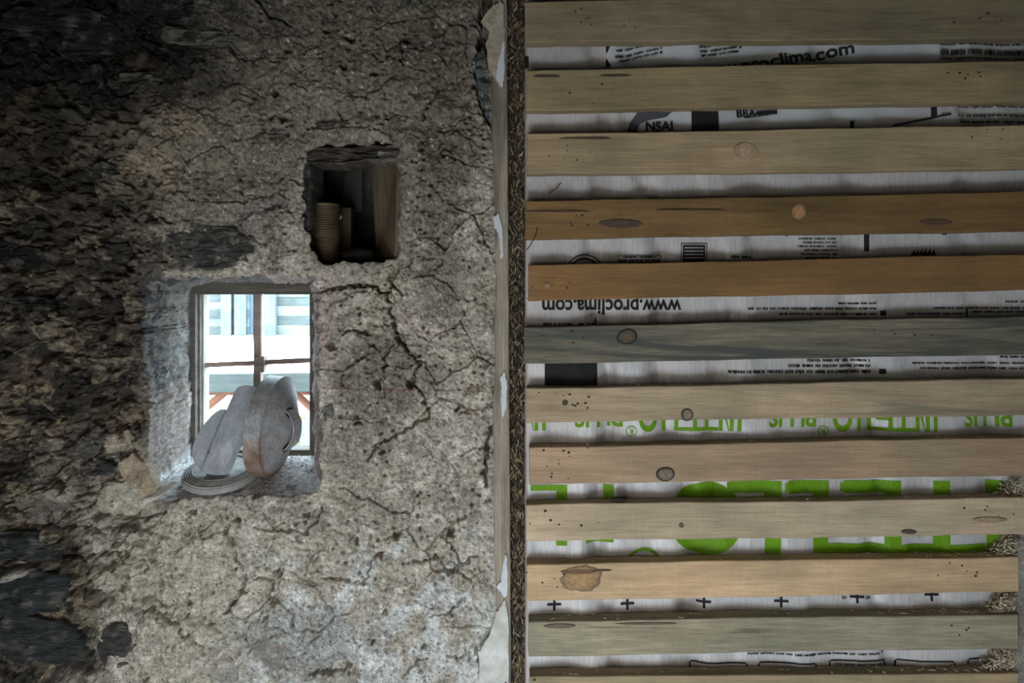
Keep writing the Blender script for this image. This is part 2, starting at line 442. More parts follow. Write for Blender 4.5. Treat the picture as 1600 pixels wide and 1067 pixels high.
lay((.20, .125, .085), sstep(.26, .44, fbm(GX, GY, 70, 4, 479))*.25*dk)
lay((.27, .22, .155), dk*sstep(.62, .8, li0)*sstep(-.25, .2, fbm(GX, GY, 12, 3, 485))*.75*sstep(230, 330, GY))
lay((.025, .023, .021), dk*(1-sstep(.2, .35, li0))*.7)
# lime and grit specks
sd_, sg_, sid = voro(GX+2*n3, GY+2*n3, 7, 481)
spk = (1-sstep(.8, 2.2, sd_))
lay((.62, .60, .55), spk*np.where(sid > .92, 1, 0)*.7*(1-.85*dk)*(1-.95*blob(GX, GY, 70, 40, 330, 190, .45, .5, 471)))
lay((.07, .06, .05), spk*np.where(sid < .2, 1, 0)*.8)
lay((.17, .05, .045), (1-sstep(.5, 1.4, np.abs(GY-607-(GX-500)*.012+n3*1.2)))*sstep(500, 515, GX)*(1-sstep(750, 762, GX))*sstep(-.35, .1, fbm(GX, GY, 30, 3, 483))*.8)
n4 = fbm(GX, GY, 22, 5, 425, .62); n5 = fbm(GX, GY, 5, 3, 427, .6)
T = T*np.clip(1+.35*n3+.18*n2+.28*n4+.40*n5, .25, 1.9)[..., None]
T = np.clip(T, .006, .8)

scl = CAMD/F
V = np.stack([(GX-800)*scl, -H, ZC-(GY-HY)*scl], -1)
# snap the contour of the openings
keep = np.ones((NYr-1, NXr-1), bool)
for sdf in (win_sdf, nic_sdf):
    c = (sdf[:-1, :-1]+sdf[1:, :-1]+sdf[:-1, 1:]+sdf[1:, 1:])/4
    keep &= c > 0
gyr, gxr = None, None
idx = np.arange(NYr*NXr).reshape(NYr, NXr)
for sdf in (win_sdf, nic_sdf):
    gy, gx = np.gradient(sdf, axis=0), np.gradient(sdf, axis=1)
    gl = np.hypot(gx, gy)+1e-6
    m = np.abs(sdf) < 1.7
    V[..., 0] = np.where(m, V[..., 0]-sdf*gx/gl*.8*scl, V[..., 0])
    V[..., 2] = np.where(m, V[..., 2]+sdf*gy/gl*.8*scl, V[..., 2])
Q = np.stack([idx[:-1, :-1], idx[1:, :-1], idx[1:, 1:], idx[:-1, 1:]], -1)[keep]
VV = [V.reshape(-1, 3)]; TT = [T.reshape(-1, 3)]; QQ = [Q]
base = NYr*NXr
def reveal(sdf, bx0, bx1, by0, by1, fx0, fx1, fy0, fy1, depth, rings, tonefn, seed, close):
    global base
    hole = (sdf[:-1, :-1]+sdf[1:, :-1]+sdf[:-1, 1:]+sdf[1:, 1:])/4 <= 0
    edges = []
    ii, jj = np.nonzero(hole)
    for i, j in zip(ii, jj):
        if keep[i-1, j]: edges.append((idx[i, j+1], idx[i, j]))
        if keep[i+1, j]: edges.append((idx[i+1, j], idx[i+1, j+1]))
        if keep[i, j-1]: edges.append((idx[i, j], idx[i+1, j]))
        if keep[i, j+1]: edges.append((idx[i+1, j+1], idx[i, j+1]))
    vid = sorted(set(a for e in edges for a in e)); loc = {v: k for k, v in enumerate(vid)}
    n = len(vid); F0 = V.reshape(-1, 3)[vid]; G0 = np.stack([GX.ravel()[vid], GY.ravel()[vid]], -1)
    u = np.clip((G0[:, 0]-fx0)/(fx1-fx0), 0, 1); v = np.clip((G0[:, 1]-fy0)/(fy1-fy0), 0, 1)
    v = np.where(v > .93, 1.0, v)
    B = np.stack([(bx0+u*(bx1-bx0)-800)*scl, np.full(n, depth), ZC-(by0+v*(by1-by0)-HY)*scl], -1)
    cx, cz = F0[:, 0].mean(), F0[:, 2].mean()
    ox, oz = (u-.5), -(v-.5)
    big = np.maximum(np.abs(ox), np.abs(oz))
    ox = np.where(np.abs(ox) >= big-.04, np.sign(ox), 0); oz = np.where(np.abs(oz) >= big-.04, np.sign(oz), 0)
    along = G0[:, 0]*.9+G0[:, 1]
    rid = [np.array(vid)]
    for k in range(1, rings+1):
        t = k/rings; P = F0*(1-t)+B*t
        d = t*depth/scl
        nz = (fbm(along, along*0+d, 38, 4, seed)*.010+np.where(oz < 0, .06, 1)*fbm(along, along*0+d, 9, 3, seed+5)*.0035)*min(1, 4*(1-t)+.25)*min(1, t*6)
        P[:, 0] += ox*nz; P[:, 2] += oz*nz*np.where(oz < 0, .3, 1)
        VV.append(P); TT.append(tonefn(u, v, t, along, d))
        rid.append(base+np.arange(n)); base += n
    qs = []
    for a, b in edges:
        la, lb = loc[a], loc[b]
        for k in range(rings): qs.append((rid[k][la], rid[k][lb], rid[k+1][lb], rid[k+1][la]))
    QQ.append(np.array(qs))
    if close:
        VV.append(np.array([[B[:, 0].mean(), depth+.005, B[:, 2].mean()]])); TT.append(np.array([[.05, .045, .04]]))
        cidx = base; base += 1
        QQ.append(np.array([(rid[-1][loc[a]], rid[-1][loc[b]], cidx, cidx) for a, b in edges]))
def tone_win(u, v, t, along, d):
    n = len(u); z = fbm(along, along*0+d, 26, 4, 501); z2 = fbm(along, along*0+d, 8, 3, 505)
    c = np.ones((n, 3))*np.array([.22, .205, .19])
    def l(col, m):
        m = np.clip(m, 0, 1)[:, None]; c[:] = c*(1-m)+np.array(col)*m
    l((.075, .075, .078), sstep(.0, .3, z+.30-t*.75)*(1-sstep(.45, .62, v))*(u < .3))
    l((.36, .355, .34), sstep(.0, .3, z+(t-.6)*.8)*(u < .3)*.8)
    l((.42, .36, .33), sstep(.5, .62, v)*(u < .3)*.7)
    l((.45, .36, .34), (u > .7)*.8)
    l((.80, .80, .80), (v > .93)*sstep(-.25, .15, z2+.2))
    l((.16, .13, .11), (v > .93)*sstep(.22, .45, z)*.6)
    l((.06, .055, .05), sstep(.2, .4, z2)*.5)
    return np.clip(c*(1+.25*z2[:, None]), .01, .8)
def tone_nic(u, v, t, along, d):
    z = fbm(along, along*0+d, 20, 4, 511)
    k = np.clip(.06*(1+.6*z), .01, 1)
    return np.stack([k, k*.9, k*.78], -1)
reveal(win_sdf, WB[0], WB[1], WB[2], WB[3], 224, 498, 435, 780, WD, 44, tone_win, 521, False)
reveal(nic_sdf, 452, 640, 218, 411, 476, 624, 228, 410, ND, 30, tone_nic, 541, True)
VV = np.concatenate(VV); TT = np.concatenate(TT)
Qall = np.concatenate(QQ)
M_PLASTER = mat_attr('lime_plaster_and_rubble', fine=330, amp=.42, bstr=.8, bdist=.004, spec=.06)
tri = Qall[:, 2] == Qall[:, 3]
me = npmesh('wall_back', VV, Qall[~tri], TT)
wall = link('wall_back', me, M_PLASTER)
tag(wall, kind='structure')
if tri.any():
    # dark back face of the niche
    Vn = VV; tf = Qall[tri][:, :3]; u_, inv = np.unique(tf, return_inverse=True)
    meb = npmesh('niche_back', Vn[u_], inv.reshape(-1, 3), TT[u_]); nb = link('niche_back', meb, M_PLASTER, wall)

# stones showing in the wall
M_STONE = mat_attr('exposed_stone', rough=.85, fine=200, amp=.4, bstr=.8, bdist=.004, spec=.15)
m, nt, b = new_mat('layered_slate')
at_ = nd(nt, 'ShaderNodeAttribute', attribute_name='tone')
ns_ = noise_node(nt, 9, 6, .65, ((4, 4, 26), (0, 0, 0))); ns_.inputs['Distortion'].default_value = .8
rs_ = ramp(nt, ns_.outputs[0], [(.35, g3(.45)), (.68, g3(1.7))])
nt.links.new(mixc(nt, at_.outputs['Color'], rs_.outputs[0], 1, 'MULTIPLY'), b.inputs['Base Color'])
b.inputs['Roughness'].default_value = .5; b.inputs['Specular IOR Level'].default_value = .3
bump(nt, b, ns_.outputs[0], 1.0, .012)
M_SLATE = m
def stone(cx, cy, rx, ry, prot, col, seed, rot=0.0, slate=True, blocky=4.0, Y=0.0, name='stone', thick=.03, embed=True, dust=.3):
    nu, nv = 48, 22
    V = []; Tn = []
    c0, s0 = math.cos(math.radians(rot)), math.sin(math.radians(rot))
    aa = np.linspace(0, 2*np.pi, nu, endpoint=False)
    us, vs_ = np.meshgrid(aa, np.linspace(0, 1, nv))
    p = blocky
    rad = 1/(np.abs(np.cos(us))**p+np.abs(np.sin(us))**p)**(1/p)
    rad = rad*(1+.30*fbm(np.cos(us)*2+seed*3.1, np.sin(us)*2+seed*1.7, 1.2, 3, 600+seed, .5))
    # vs 0 centre front -> .8 rim -> 1 back
    rr_ = np.where(vs_ < .8, (vs_/.8)**.8, 1.0)
    lx = np.cos(us)*rad*rr_*rx; ly = np.sin(us)*rad*rr_*ry
    pr = prot
    hgt = np.where(vs_ < .8, pr*(1-rr_**3*.55), pr*.45-(vs_-.8)/.2*thick)
    X = cx+lx*c0-ly*s0; Yp = cy+lx*s0+ly*c0
    if slate: hgt = hgt+(fbm(X*.25, Yp, 9, 4, 610+seed, .6)*.010+fbm(X, Yp, 30, 3, 620+seed)*.008)*(vs_ < .8)
    else: hgt = hgt+(fbm(X, Yp, 22, 4, 630+seed)*.010)*(vs_ < .8)
    xi0 = np.abs(xs-cx).argmin(); yi0 = np.abs(ys-cy).argmin(); k_ = 9
    if embed: Y = Y-float(np.percentile(H[max(0, yi0-k_):yi0+k_, max(0, xi0-k_):xi0+k_], 55))
    P = np.stack([(X-800)*scl, Y-hgt, ZC-(Yp-HY)*scl], -1).reshape(-1, 3)
    tn = np.array(col)[None]*(1+.5*fbm(X*.3, Yp, 12, 4, 640+seed)+.2*fbm(X, Yp, 5, 2, 650+seed)).reshape(-1, 1)
    dm = (sstep(.12, .34, fbm(X, Yp, 20, 4, 660+seed))*dust).reshape(-1, 1)
    tn = tn*(1-dm)+np.array([[.26, .24, .205]])*dm
    ids = np.arange(nu*nv).reshape(nv, nu); nx = np.roll(ids, -1, axis=1)
    q = np.stack([ids[:-1], ids[1:], nx[1:], nx[:-1]], -1).reshape(-1, 4)
    me = npmesh(name, P, q, np.clip(tn, .008, .8))
    return link(name, me, M_SLATE if slate else M_STONE, wall)
DS = (.030, .034, .035); BK = (.012, .012, .012); TN = (.36, .30, .21)
STONES = [(30, 854, 62, 24, .020, DS, 2), (32, 925, 72, 36, .024, DS, 1), (60, 1003, 68, 36, .022, (.034, .038, .038), 8),
          (186, 1012, 34, 34, .010, (.06, .058, .055), 20), (28, 398, 46, 19, .016, BK, 8), (52, 470, 36, 8, .014, BK, 4), (133, 140, 26, 42, .004, BK, 0),
          (212, 124, 48, 15, .003, (.05, .055, .042), -6), (90, 48, 95, 36, .006, BK, 4), (292, 16, 44, 20, .004, BK, 2), (310, 58, 58, 14, .003, (.10, .10, .085), 4),
          (166, 266, 20, 11, .003, (.03, .03, .028), 6), (320, 388, 64, 33, .0025, (.055, .055, .052), 3), (155, 732, 21, 13, .012, (.045, .047, .046), 2),
          (140, 695, 30, 17, .010, (.10, .095, .085), -38), (192, 778, 38, 25, .008, (.36, .33, .27), 4), (214, 748, 20, 38, .008, (.34, .27, .19), -30),
          (22, 897, 24, 8, .034, (.27, .25, .215), -12), (182, 692, 24, 15, .003, (.28, .24, .185), -10), (70, 800, 66, 22, .002, (.14, .125, .105), 3),
          (756, 128, 11, 52, .003, (.11, .125, .12), -8), (526, 526, 9, 10, .003, (.20, .185, .17), 0), (423, 211, 32, 9, .002, (.06, .05, .042), -14),
          (523, 195, 31, 7, .002, (.10, .085, .068), -4), (388, 385, 9, 17, .003, (.085, .085, .08), 6), (512, 645, 8, 14, .003, (.12, .125, .11), 0),
          (425, 1010, 24, 34, .002, (.24, .22, .195), -12), (345, 1046, 26, 20, .003, (.30, .28, .25), 10)]
for k, (cx, cy, rx, ry, pr, col, ro) in enumerate(STONES):
    stone(cx, cy, rx, ry, pr, col, k, ro, slate=(col[0] < .12), blocky=2.6 if k % 3 else 4.5)
# slabs around the niche
stone(545, 240, 68, 12, -.012, (.060, .052, .042), 61, -2, True, 5, 0, 'lintel_stone', .10, False)
stone(608, 240, 17, 13, -.004, (.13, .115, .10), 62, -22, True, 3.5, 0, 'stone', .05, False)
stone(476, 300, 8, 62, -.010, (.045, .045, .042), 63, 1, True, 5, 0, 'stone', .10, False)

# ------------------------------------------------------------------ rest of the room
def rough_plane(name, o, ux, uy, nrm, su, sv, nu, nv, amp, scale, seed, col, mat):
    a, b = np.meshgrid(np.linspace(0, su, nu), np.linspace(0, sv, nv))
    h = fbm(a, b, scale, 5, seed)*amp+fbm(a, b, scale*.2, 4, seed+9, .55, True)*amp*.3
    P = np.array(o)[None, None]+a[..., None]*np.array(ux)+b[..., None]*np.array(uy)+h[..., None]*np.array(nrm)
    tn = np.array(col)[None, None]*(1+.5*fbm(a, b, scale*.5, 5, seed+3))[..., None]
    ids = np.arange(nu*nv).reshape(nv, nu)
    q = np.stack([ids[:-1, :-1], ids[:-1, 1:], ids[1:, 1:], ids[1:, :-1]], -1).reshape(-1, 4)
    me = npmesh(name, P.reshape(-1, 3), q, np.clip(tn, .01, .8).reshape(-1, 3))
    return tag(link(name, me, mat), kind='structure')
M_ROUGH = mat_attr('rough_masonry', fine=160, amp=.4, bstr=.7, bdist=.005)
ZTOP = ZC+720*scl; XL = -1700*scl+.01; YF = -1.80
rough_plane('floor', (XL, YF-.02, 0.0), (1, 0, 0), (0, 1, 0), (0, 0, 1), 3.3, 2.1, 60, 40, .02, .5, 701, (.20, .17, .13), M_ROUGH)
box('ceiling', (XL-.1, YF-.1, ZTOP-.02), (1.3, .3, ZTOP+.1), mat_wood('soot_dark_ceiling', (.05, .042, .035), (.02, .018, .015), 3))
tag(bpy.data.objects['ceiling'], kind='structure')
rough_plane('wall_left', (XL, YF, 0), (0, 1, 0), (0, 0, 1), (1, 0, 0), 1.95, ZTOP, 50, 60, .05, .4, 711, (.07, .06, .05), M_ROUGH)
# stone wall at the right end of the lining: leans in towards the floor
nu, nv = 90, 150
a, b = np.meshgrid(np.linspace(YF, .07, nu), np.linspace(0, ZTOP, nv))
pyv = HY+(ZC-b)*F/(CAMD-.057)
xw = np.interp(pyv, [-300, 600, 740, 800, 860, 1700], [1.022, 1.018, .998, .974, .957, .952])
xw = xw+np.clip(-a-.06, 0, 1)*.05+fbm(a, b, .12, 4, 721)*.016*np.clip((-a-.02)*8, .35, 1)
P = np.stack([xw, a, b], -1)
ids = np.arange(nu*nv).reshape(nv, nu)
q = np.stack([ids[:-1, :-1], ids[1:, :-1], ids[1:, 1:], ids[:-1, 1:]], -1).reshape(-1, 4)
tn = np.array([.34, .32, .29])[None]*(1+.5*fbm(a, b, .08, 5, 723)).reshape(-1, 1)
tag(link('wall_right', npmesh('wall_right', P.reshape(-1, 3), q, tn), M_ROUGH), kind='structure')
# wall behind the photographer
bm = bmesh.new()
for lo, hi in (((XL-.1, YF-.2, -.02), (-.70, YF, ZTOP)), ((.50, YF-.2, -.02), (1.3, YF, ZTOP)), ((-.70, YF-.2, .64), (.50, YF, ZTOP))):
    boxbm(bm, lo, hi)
o = bmobj('wall_front', bm, mat_simple('dark_front_wall', (.05, .045, .04), (.11, .10, .085), 12)); tag(o, kind='structure')
box('wall_rear', (-.03, .055, 0), (1.3, .12, ZTOP), mat_simple('rear_board', (.06, .05, .04), (.12, .10, .08), 20))
tag(bpy.data.objects['wall_rear'], kind='structure')

# ------------------------------------------------------------------ window
M_FRAME = mat_wood('weathered_dark_frame', (.115, .105, .088), (.05, .047, .04), 21, .5)
M_SASH = mat_wood('faded_brown_sash', (.36, .285, .25), (.22, .17, .15), 22, .4)
M_SASHL = mat_wood('pale_sash_edge', (.42, .38, .34), (.28, .25, .22), 23, .4, axis='z')
win = empty('window_1', W(395, 712, .20)); tag(win, kind='structure')
def wbar(name, x0, y0, x1, y1, Ya, Yb, mat, par=win, bev=.0015):
    a = W(x0, y0, Ya); b = W(x1, y1, Ya)
    return box(name, (min(a.x, b.x), Ya, min(a.z, b.z)), (max(a.x, b.x), Yb, max(a.z, b.z)), mat, par, bev)
wbar('frame_head', 292, 436, 500, 455, .178, .250, M_FRAME)
wbar('head_rail', 296, 452, 500, 460, .196, .250, M_FRAME)
wbar('jamb', 288, 440, 305, 716, .184, .240, M_FRAME)
wbar('jamb', 303, 450, 312, 716, .200, .250, M_FRAME)
wbar('stile', 311.5, 458, 318, 712, .214, .246, M_SASHL)
wbar('jamb', 483.5, 440, 506, 718, .190, .250, M_FRAME)
wbar('bottom_rail', 300, 703, 492, 716, .200, .250, M_FRAME)
rough_box('glazing_bar', W(403.5, 458, .226), W(403, 706, .226), .0085, .008, M_SASH, win, 5, .0005, up=Vector((0, 1, 0)))
rough_box('glazing_bar', W(316, 570.5, .228), W(398, 567, .228), .006, .0052, M_SASH, win, 6, .0004)
rough_box('glazing_bar', W(408, 566, .228), W(485, 562.5, .228), .006, .0055, M_SASH, win, 7, .0004)
wbar('joint_block', 396.5, 557, 412.5, 582, .214, .240, M_SASH)
m, nt, b = new_mat('window_glass')
for n in list(nt.nodes): nt.nodes.remove(n)
out = nd(nt, 'ShaderNodeOutputMaterial'); tr = nd(nt, 'ShaderNodeBsdfTransparent'); gl = nd(nt, 'ShaderNodeBsdfGlossy')
tr.inputs[0].default_value = (.95, .98, .98, 1); gl.inputs['Roughness'].default_value = .05
fr = nd(nt, 'ShaderNodeLayerWeight'); fr.inputs[0].default_value = .12; mxs = nd(nt, 'ShaderNodeMixShader')
pw = nd(nt, 'ShaderNodeMath', operation='MULTIPLY'); pw.inputs[1].default_value = .25; nt.links.new(fr.outputs['Facing'], pw.inputs[0])
nt.links.new(pw.outputs[0], mxs.inputs[0]); nt.links.new(tr.outputs[0], mxs.inputs[1]); nt.links.new(gl.outputs[0], mxs.inputs[2]); nt.links.new(mxs.outputs[0], out.inputs[0])
M_GLASS = m
for (x0, y0, x1, y1) in ((317, 459, 398, 568), (409, 459, 484, 564), (317, 573, 398, 704), (409, 569, 484, 704)):
    wbar('pane', x0, y0, x1, y1, .229, .231, M_GLASS, win, 0)

# ------------------------------------------------------------------ outside
gnd = rough_plane('ground', (-6, .5, .25), (1, 0, 0), (0, 1, 0), (0, 0, 1), 12, 16, 60, 60, .05, .8, 801, (.62, .60, .55), M_ROUGH)
def at(px, py, dist): return W(px, py, dist-CAMD)
M_BL = mat_wood('blue_grey_board', (.19, .215, .215), (.125, .148, .148), 31, .3)
M_BL2 = mat_wood('blue_grey_post', (.155, .18, .195), (.105, .13, .145), 32, .3, axis='z')
M_GB = mat_wood('greenish_edge_board', (.095, .11, .11), (.07, .085, .088), 33, .3)
M_WT = mat_simple('white_dusty_top', (.78, .77, .74), (.86, .86, .85), 6, .9, .1)
M_OR = mat_simple('orange_painted_steel', (.16, .05, .026), (.23, .085, .043), 14, .6, .1)
plat = empty('loading_platform', at(400, 612, 3.0)); tag(plat, 'white-topped platform with a blue-grey edge board seen through the window', 'platform')
zt = at(0, 583, 3.0).z
box('deck', (-2.6, 3.0-CAMD+.03, zt-.05), (.6, 5.6-CAMD, zt-.004), M_WT, plat)
rough_box('edge_board', (-2.6, 3.02-CAMD, zt-.040), (.6, 3.02-CAMD, zt-.038), .02, .038, M_GB, plat, 8, .002)
for i, (xa, ya, xb, yb) in enumerate(((318, 640, 358, 608), (452, 606, 490, 640))):
    tube('brace', [at(xa, ya, 3.06), at(xb, yb, 3.06)], .016, M_OR, plat)
tube('leg', [(-2.3, 3.3-CAMD, .2), (-2.3, 3.3-CAMD, zt-.04)], .02, M_OR, plat)
tube('leg', [(.3, 3.3-CAMD, .2), (.3, 3.3-CAMD, zt-.04)], .02, M_OR, plat)
tube('cross_rail', [(-2.3, 3.12-CAMD, at(0, 613, 3.12).z), (.3, 3.12-CAMD, at(0, 613, 3.12).z)], .012, M_OR, plat)
def crate(name, label, xl, xr, posts, nb, sd):
    D = 5.45; c = empty(name, at((xl+xr)/2, 523, D)); tag(c, label, 'panel')
    z0 = zt-.002; z1 = at(0, 418, D).z; hh = (z1-z0)/nb
    a, b_ = at(xl, 500, D).x, at(xr, 500, D).x
    for k in range(nb):
        box('board', (a, D-CAMD+.02+.006*(k % 2), z0+k*hh-.003*(k > 0)), (b_, D-CAMD+.05+.004*(k % 2), z0+(k+1)*hh), M_BL if (k+sd) % 2 else M_GB, c, .003)
    for (p0, p1) in posts:
        box('post', (at(p0, 0, D).x, D-CAMD-.03, z0), (at(p1, 0, D).x, D-CAMD+.015, z1), M_BL2, c, .004)
    return c
crate('timber_hoarding', 'blue-grey boarded panel with two posts behind the left window panes', 270, 386, [(272, 290), (347, 363), (368, 384)], 8, 0)
crate('timber_hoarding', 'blue-grey boarded panel with a drilled post behind the right window panes', 413, 560, [(414, 432), (535, 552)], 7, 1)
box('blue_post', (at(387, 0, 5.5).x, 5.52-CAMD, zt-.002), (at(397, 0, 5.5).x, 5.6-CAMD, zt+.6), mat_simple('pale_blue_paint', (.075, .125, .17), (.09, .145, .19), 8, .6, .1), None, .004)
tag(bpy.data.objects['blue_post'], 'narrow bright blue post between the two boarded panels', 'post')
pts = []; fcs = []; tns = []
r = random.Random(5)
for k in range(2600):
    x = r.uniform(-2.9, -.3); y = r.uniform(2.0, 5.0); h = r.uniform(.15, .5); a = r.uniform(0, 6.28); w = r.uniform(.003, .007)
    lx, ly = r.gauss(0, .18), r.gauss(0, .18); ca, sa = math.cos(a)*w, math.sin(a)*w; i = len(pts)
    pts += [(x-ca, y-sa, .22), (x+ca, y+sa, .22), (x+lx*.5+ca*.7, y+ly*.5+sa*.7, .22+h*.6), (x+lx*.5-ca*.7, y+ly*.5-sa*.7, .22+h*.6), (x+lx*1.3, y+ly*1.3, .22+h)]
    fcs += [(i, i+1, i+2), (i, i+2, i+3), (i+3, i+2, i+4)]
    c = r.choice([(.50, .44, .30), (.36, .28, .16), (.60, .55, .42), (.22, .12, .07), (.30, .32, .16)]); tns += [c]*5
me = npmesh('dry_grass', np.array(pts), np.array(fcs), np.array(tns), False)
tag(link('dry_grass', me, mat_attr('dry_grass', amp=.2, bstr=0)), 'tangled dry grass on the ground under the white platform', 'grass', kind='stuff')
# pale pointed stone outside the right panes
def lump(name, c, rx, ry, rz, mat, seed, par=None, amp=.2, nu=20, nv=12):
    P = []
    for j in range(nv+1):
        ph = math.pi*j/nv
        for i in range(nu):
            th = 2*math.pi*i/nu
            P.append((math.sin(ph)*math.cos(th), math.sin(ph)*math.sin(th), math.cos(ph)))
    P = np.array(P); n = 1+amp*(fbm(P[:, 0]*2+seed, P[:, 1]*2+P[:, 2]*1.7, 1.2, 3, 830+seed))*1.6
    P = P*n[:, None]*np.array([rx, ry, rz])+np.array(c)
    ids = np.arange((nv+1)*nu).reshape(nv+1, nu); nx = np.roll(ids, -1, 1)
    q = np.stack([ids[:-1], ids[1:], nx[1:], nx[:-1]], -1).reshape(-1, 4)
    me = npmesh(name, P, q); o = link(name, me, mat)
    if par is not None: adopt(o, par)
    return o
M_PS = mat_simple('pale_slate', (.42, .48, .52), (.62, .68, .72), 30, .8, .4)
a0 = at(478, 668, 1.95)
o = prism('slate_slab', [at(466, 712, 1.95), at(492, 712, 1.95), at(489, 668, 1.97), at(480, 642, 1.99), at(470, 662, 1.97)], (0, 1, 0), .03, M_PS, None, .004)
tag(o, 'pale pointed slab standing outside the lower right pane', 'stone slab')
# outer ledge carrying it
box('outer_ledge', (-1.0, .262, at(0, 712, 1.95).z-.25), (-.2, .60, at(0, 712, 1.95).z-.001), M_PS); tag(bpy.data.objects['outer_ledge'], kind='structure')

# ------------------------------------------------------------------ things on the sill
def zsill(Y): return ZC-((780+(746-780)*max(0, min(1, (Y-.008)/(.187-.008))))-HY)*scl
M_DUSTW = mat_wood('dusty_grey_wood', (.42, .45, .51), (.27, .28, .31), 41, .35, axis='z')
M_RUST = None
# ribbed disc lying on the sill
def lathe(name, prof, n, mat, mtx, parent=None, tonefn=None, smooth=True):
    P = []; tn = []
    for (r_, h_) in prof:
        for i in range(n):
            th = 2*math.pi*i/n; P.append(tuple(mtx @ Vector((r_*math.cos(th), r_*math.sin(th), h_))))
            if tonefn: tn.append(tonefn(r_, h_, th))
    ids = np.arange(len(prof)*n).reshape(len(prof), n); nx = np.roll(ids, -1, 1)
    q = np.stack([ids[:-1], nx[:-1], nx[1:], ids[1:]], -1).reshape(-1, 4)
    me = npmesh(name, np.array(P), q, np.array(tn) if tonefn else None, smooth)
    me.set_sharp_from_angle(angle=math.radians(24))
    o = link(name, me, mat)
    if parent is not None: adopt(o, parent)
    return o
tilt = math.atan2(34*scl, .179)
dc = Vector((W(348, 735, .085).x, .085, zsill(.085)+.003))
mt = Matrix.Translation(dc) @ Matrix.Rotation(tilt, 4, 'X')
R0 = .078
prof = [(.001, 0), (R0*.96, 0), (R0, .003), (R0, .011), (R0*.985, .014)]
for k in range(5):
    q0 = R0*(.97-.055*k); prof += [(q0, .0145+.0015*k), (q0-.001, .0175+.0015*k), (q0-.0022, .0175+.0015*k), (q0-.0032, .0145+.0015*k)]
prof += [(R0*.6, .021), (.001, .021)]
o = lathe('ribbed_disc', prof, 64, mat_simple('dusty_grey_casting', (.15, .145, .135), (.29, .285, .28), 60, .85, .4, .002), mt)
tag(o, 'round grey ribbed disc lying flat on the window sill', 'disc')
# round wooden lid of two boards leaning back
lid = empty('wooden_lid', W(335, 742, .05)); tag(lid, 'dusty grey wooden lid of two boards leaning on the sill', 'lid')
def leanY(y): return .035+(746-y)/140*.085
def lw(x, y): return W(x, y, leanY(y))
nrm = (lw(352, 740)-lw(320, 738)).cross(lw(372, 612)-lw(320, 738)).normalized()
if nrm.y > 0: nrm = -nrm
left = [(314, 736), (307, 727), (302, 712), (303, 698), (309, 683), (318, 668), (329, 655), (338, 646), (347, 641), (355, 641), (347, 656), (329, 699)]
prism('board', [lw(*p)+nrm*.008 for p in left], -nrm, .022, M_DUSTW, lid, .0012)
bat = [(319, 739), (334, 742), (351, 741), (357, 733), (382, 677), (406, 624), (408, 613), (403, 607), (388, 605), (375, 607), (369, 616), (348, 664)]
prism('board', [lw(*p)+nrm*.014 for p in bat], -nrm, .030, M_DUSTW, lid, .0015)
for p in ((352, 690), (383, 640), (330, 710)):
    lump('dirt_fleck', lw(*p)+nrm*.0125, .004, .0015, .002, mat_simple('brown_dirt', (.06, .04, .03), (.12, .08, .06), 80), 3, lid, .3, 10, 6)
# round metal dish standing on its rim
dish = empty('metal_dish', W(428, 744, .10)); tag(dish, 'rusty round metal dish standing on its rim on the window sill', 'dish')
M_DISH = mat_attr('dusty_rusty_metal', rough=.6, fine=170, amp=.35, bstr=.4, bdist=.0015, spec=.4)
rd = .104
dcen = Vector((W(424, 666, .10).x, .10, zsill(.10)+rd*.99))
ax = Vector((.985, -.06, -.10)).normalized()
rotm = Vector((0, 0, 1)).rotation_difference(ax).to_matrix().to_4x4()
md = Matrix.Translation(dcen) @ rotm
def tdish(r_, h_, th):
    v = md @ Vector((r_*math.cos(th), r_*math.sin(th), h_)); low = max(0, min(1, (dcen.z-v.z+.01)/.05))
    z = float(fbm(np.array([v.x*60+h_*30.]), np.array([v.z*60.]), 1.3, 3, 861)[0])
    k = max(0, min(1, low*.9+z*.9)) if r_ > rd*.93 else max(0, min(1, low*.25+z*.5))
    g = np.array([.27, .27, .275]); ru = np.array([.17, .10, .065])
    return g*(1-k)+ru*k
prof = [(rd*.985, -.014), (rd, -.016), (rd, .012), (rd*1.012, .014), (rd*1.012, .017), (rd*.97, .018)]
for k in range(1, 13):
    t = k/12; prof.append((rd*.97*(1-t)+.0005, .018+.034*min(1, t*1.3)))
lathe('dish_body', prof, 72, M_DISH, md, dish, tdish)
lathe('dish_back', [(.001, -.010), (rd*.98, -.012), (rd*.985, -.015)], 48, M_DISH, md, dish, tdish)
# bent strap with the two dark slots on the domed face
up = Vector((0, 0, 1)); up = (up-ax*up.dot(ax)).normalized(); sd = up.cross(ax).normalized()
if sd.y > 0: sd = -sd
M_HOLE = mat_simple('dark_slot', (.012, .011, .010), (.02, .018, .016), 40, .9, 0)
def dpt(u_, s_, h_): return dcen+up*u_+sd*s_+ax*h_
def domeh(u_, s_):
    q = min(1, math.hypot(u_, s_)/(rd*.97)); return .018+.034*min(1, (1-q)*1.3)
Vp = []; Fp = []
n = 12
for i in range(n+1):
    t = i/n; u_ = -.042+.084*t; lift = .013*math.sin(t*math.pi)**.5
    for s_ in (.006, .036):
        h0 = domeh(u_, s_); Vp.append(dpt(u_, s_, h0+lift)); Vp.append(dpt(u_, s_, h0+lift+.0018))
for i in range(n):
    a_ = i*4; b_ = a_+4
    Fp += [(a_+1, a_+3, b_+3, b_+1), (a_, b_, b_+2, a_+2), (a_, a_+1, b_+1, b_), (a_+2, b_+2, b_+3, a_+3)]
o = pyobj('handle_strap', Vp, Fp, M_DISH); adopt(o, dish)
ta = o.data.color_attributes.new('tone', 'FLOAT_COLOR', 'POINT')
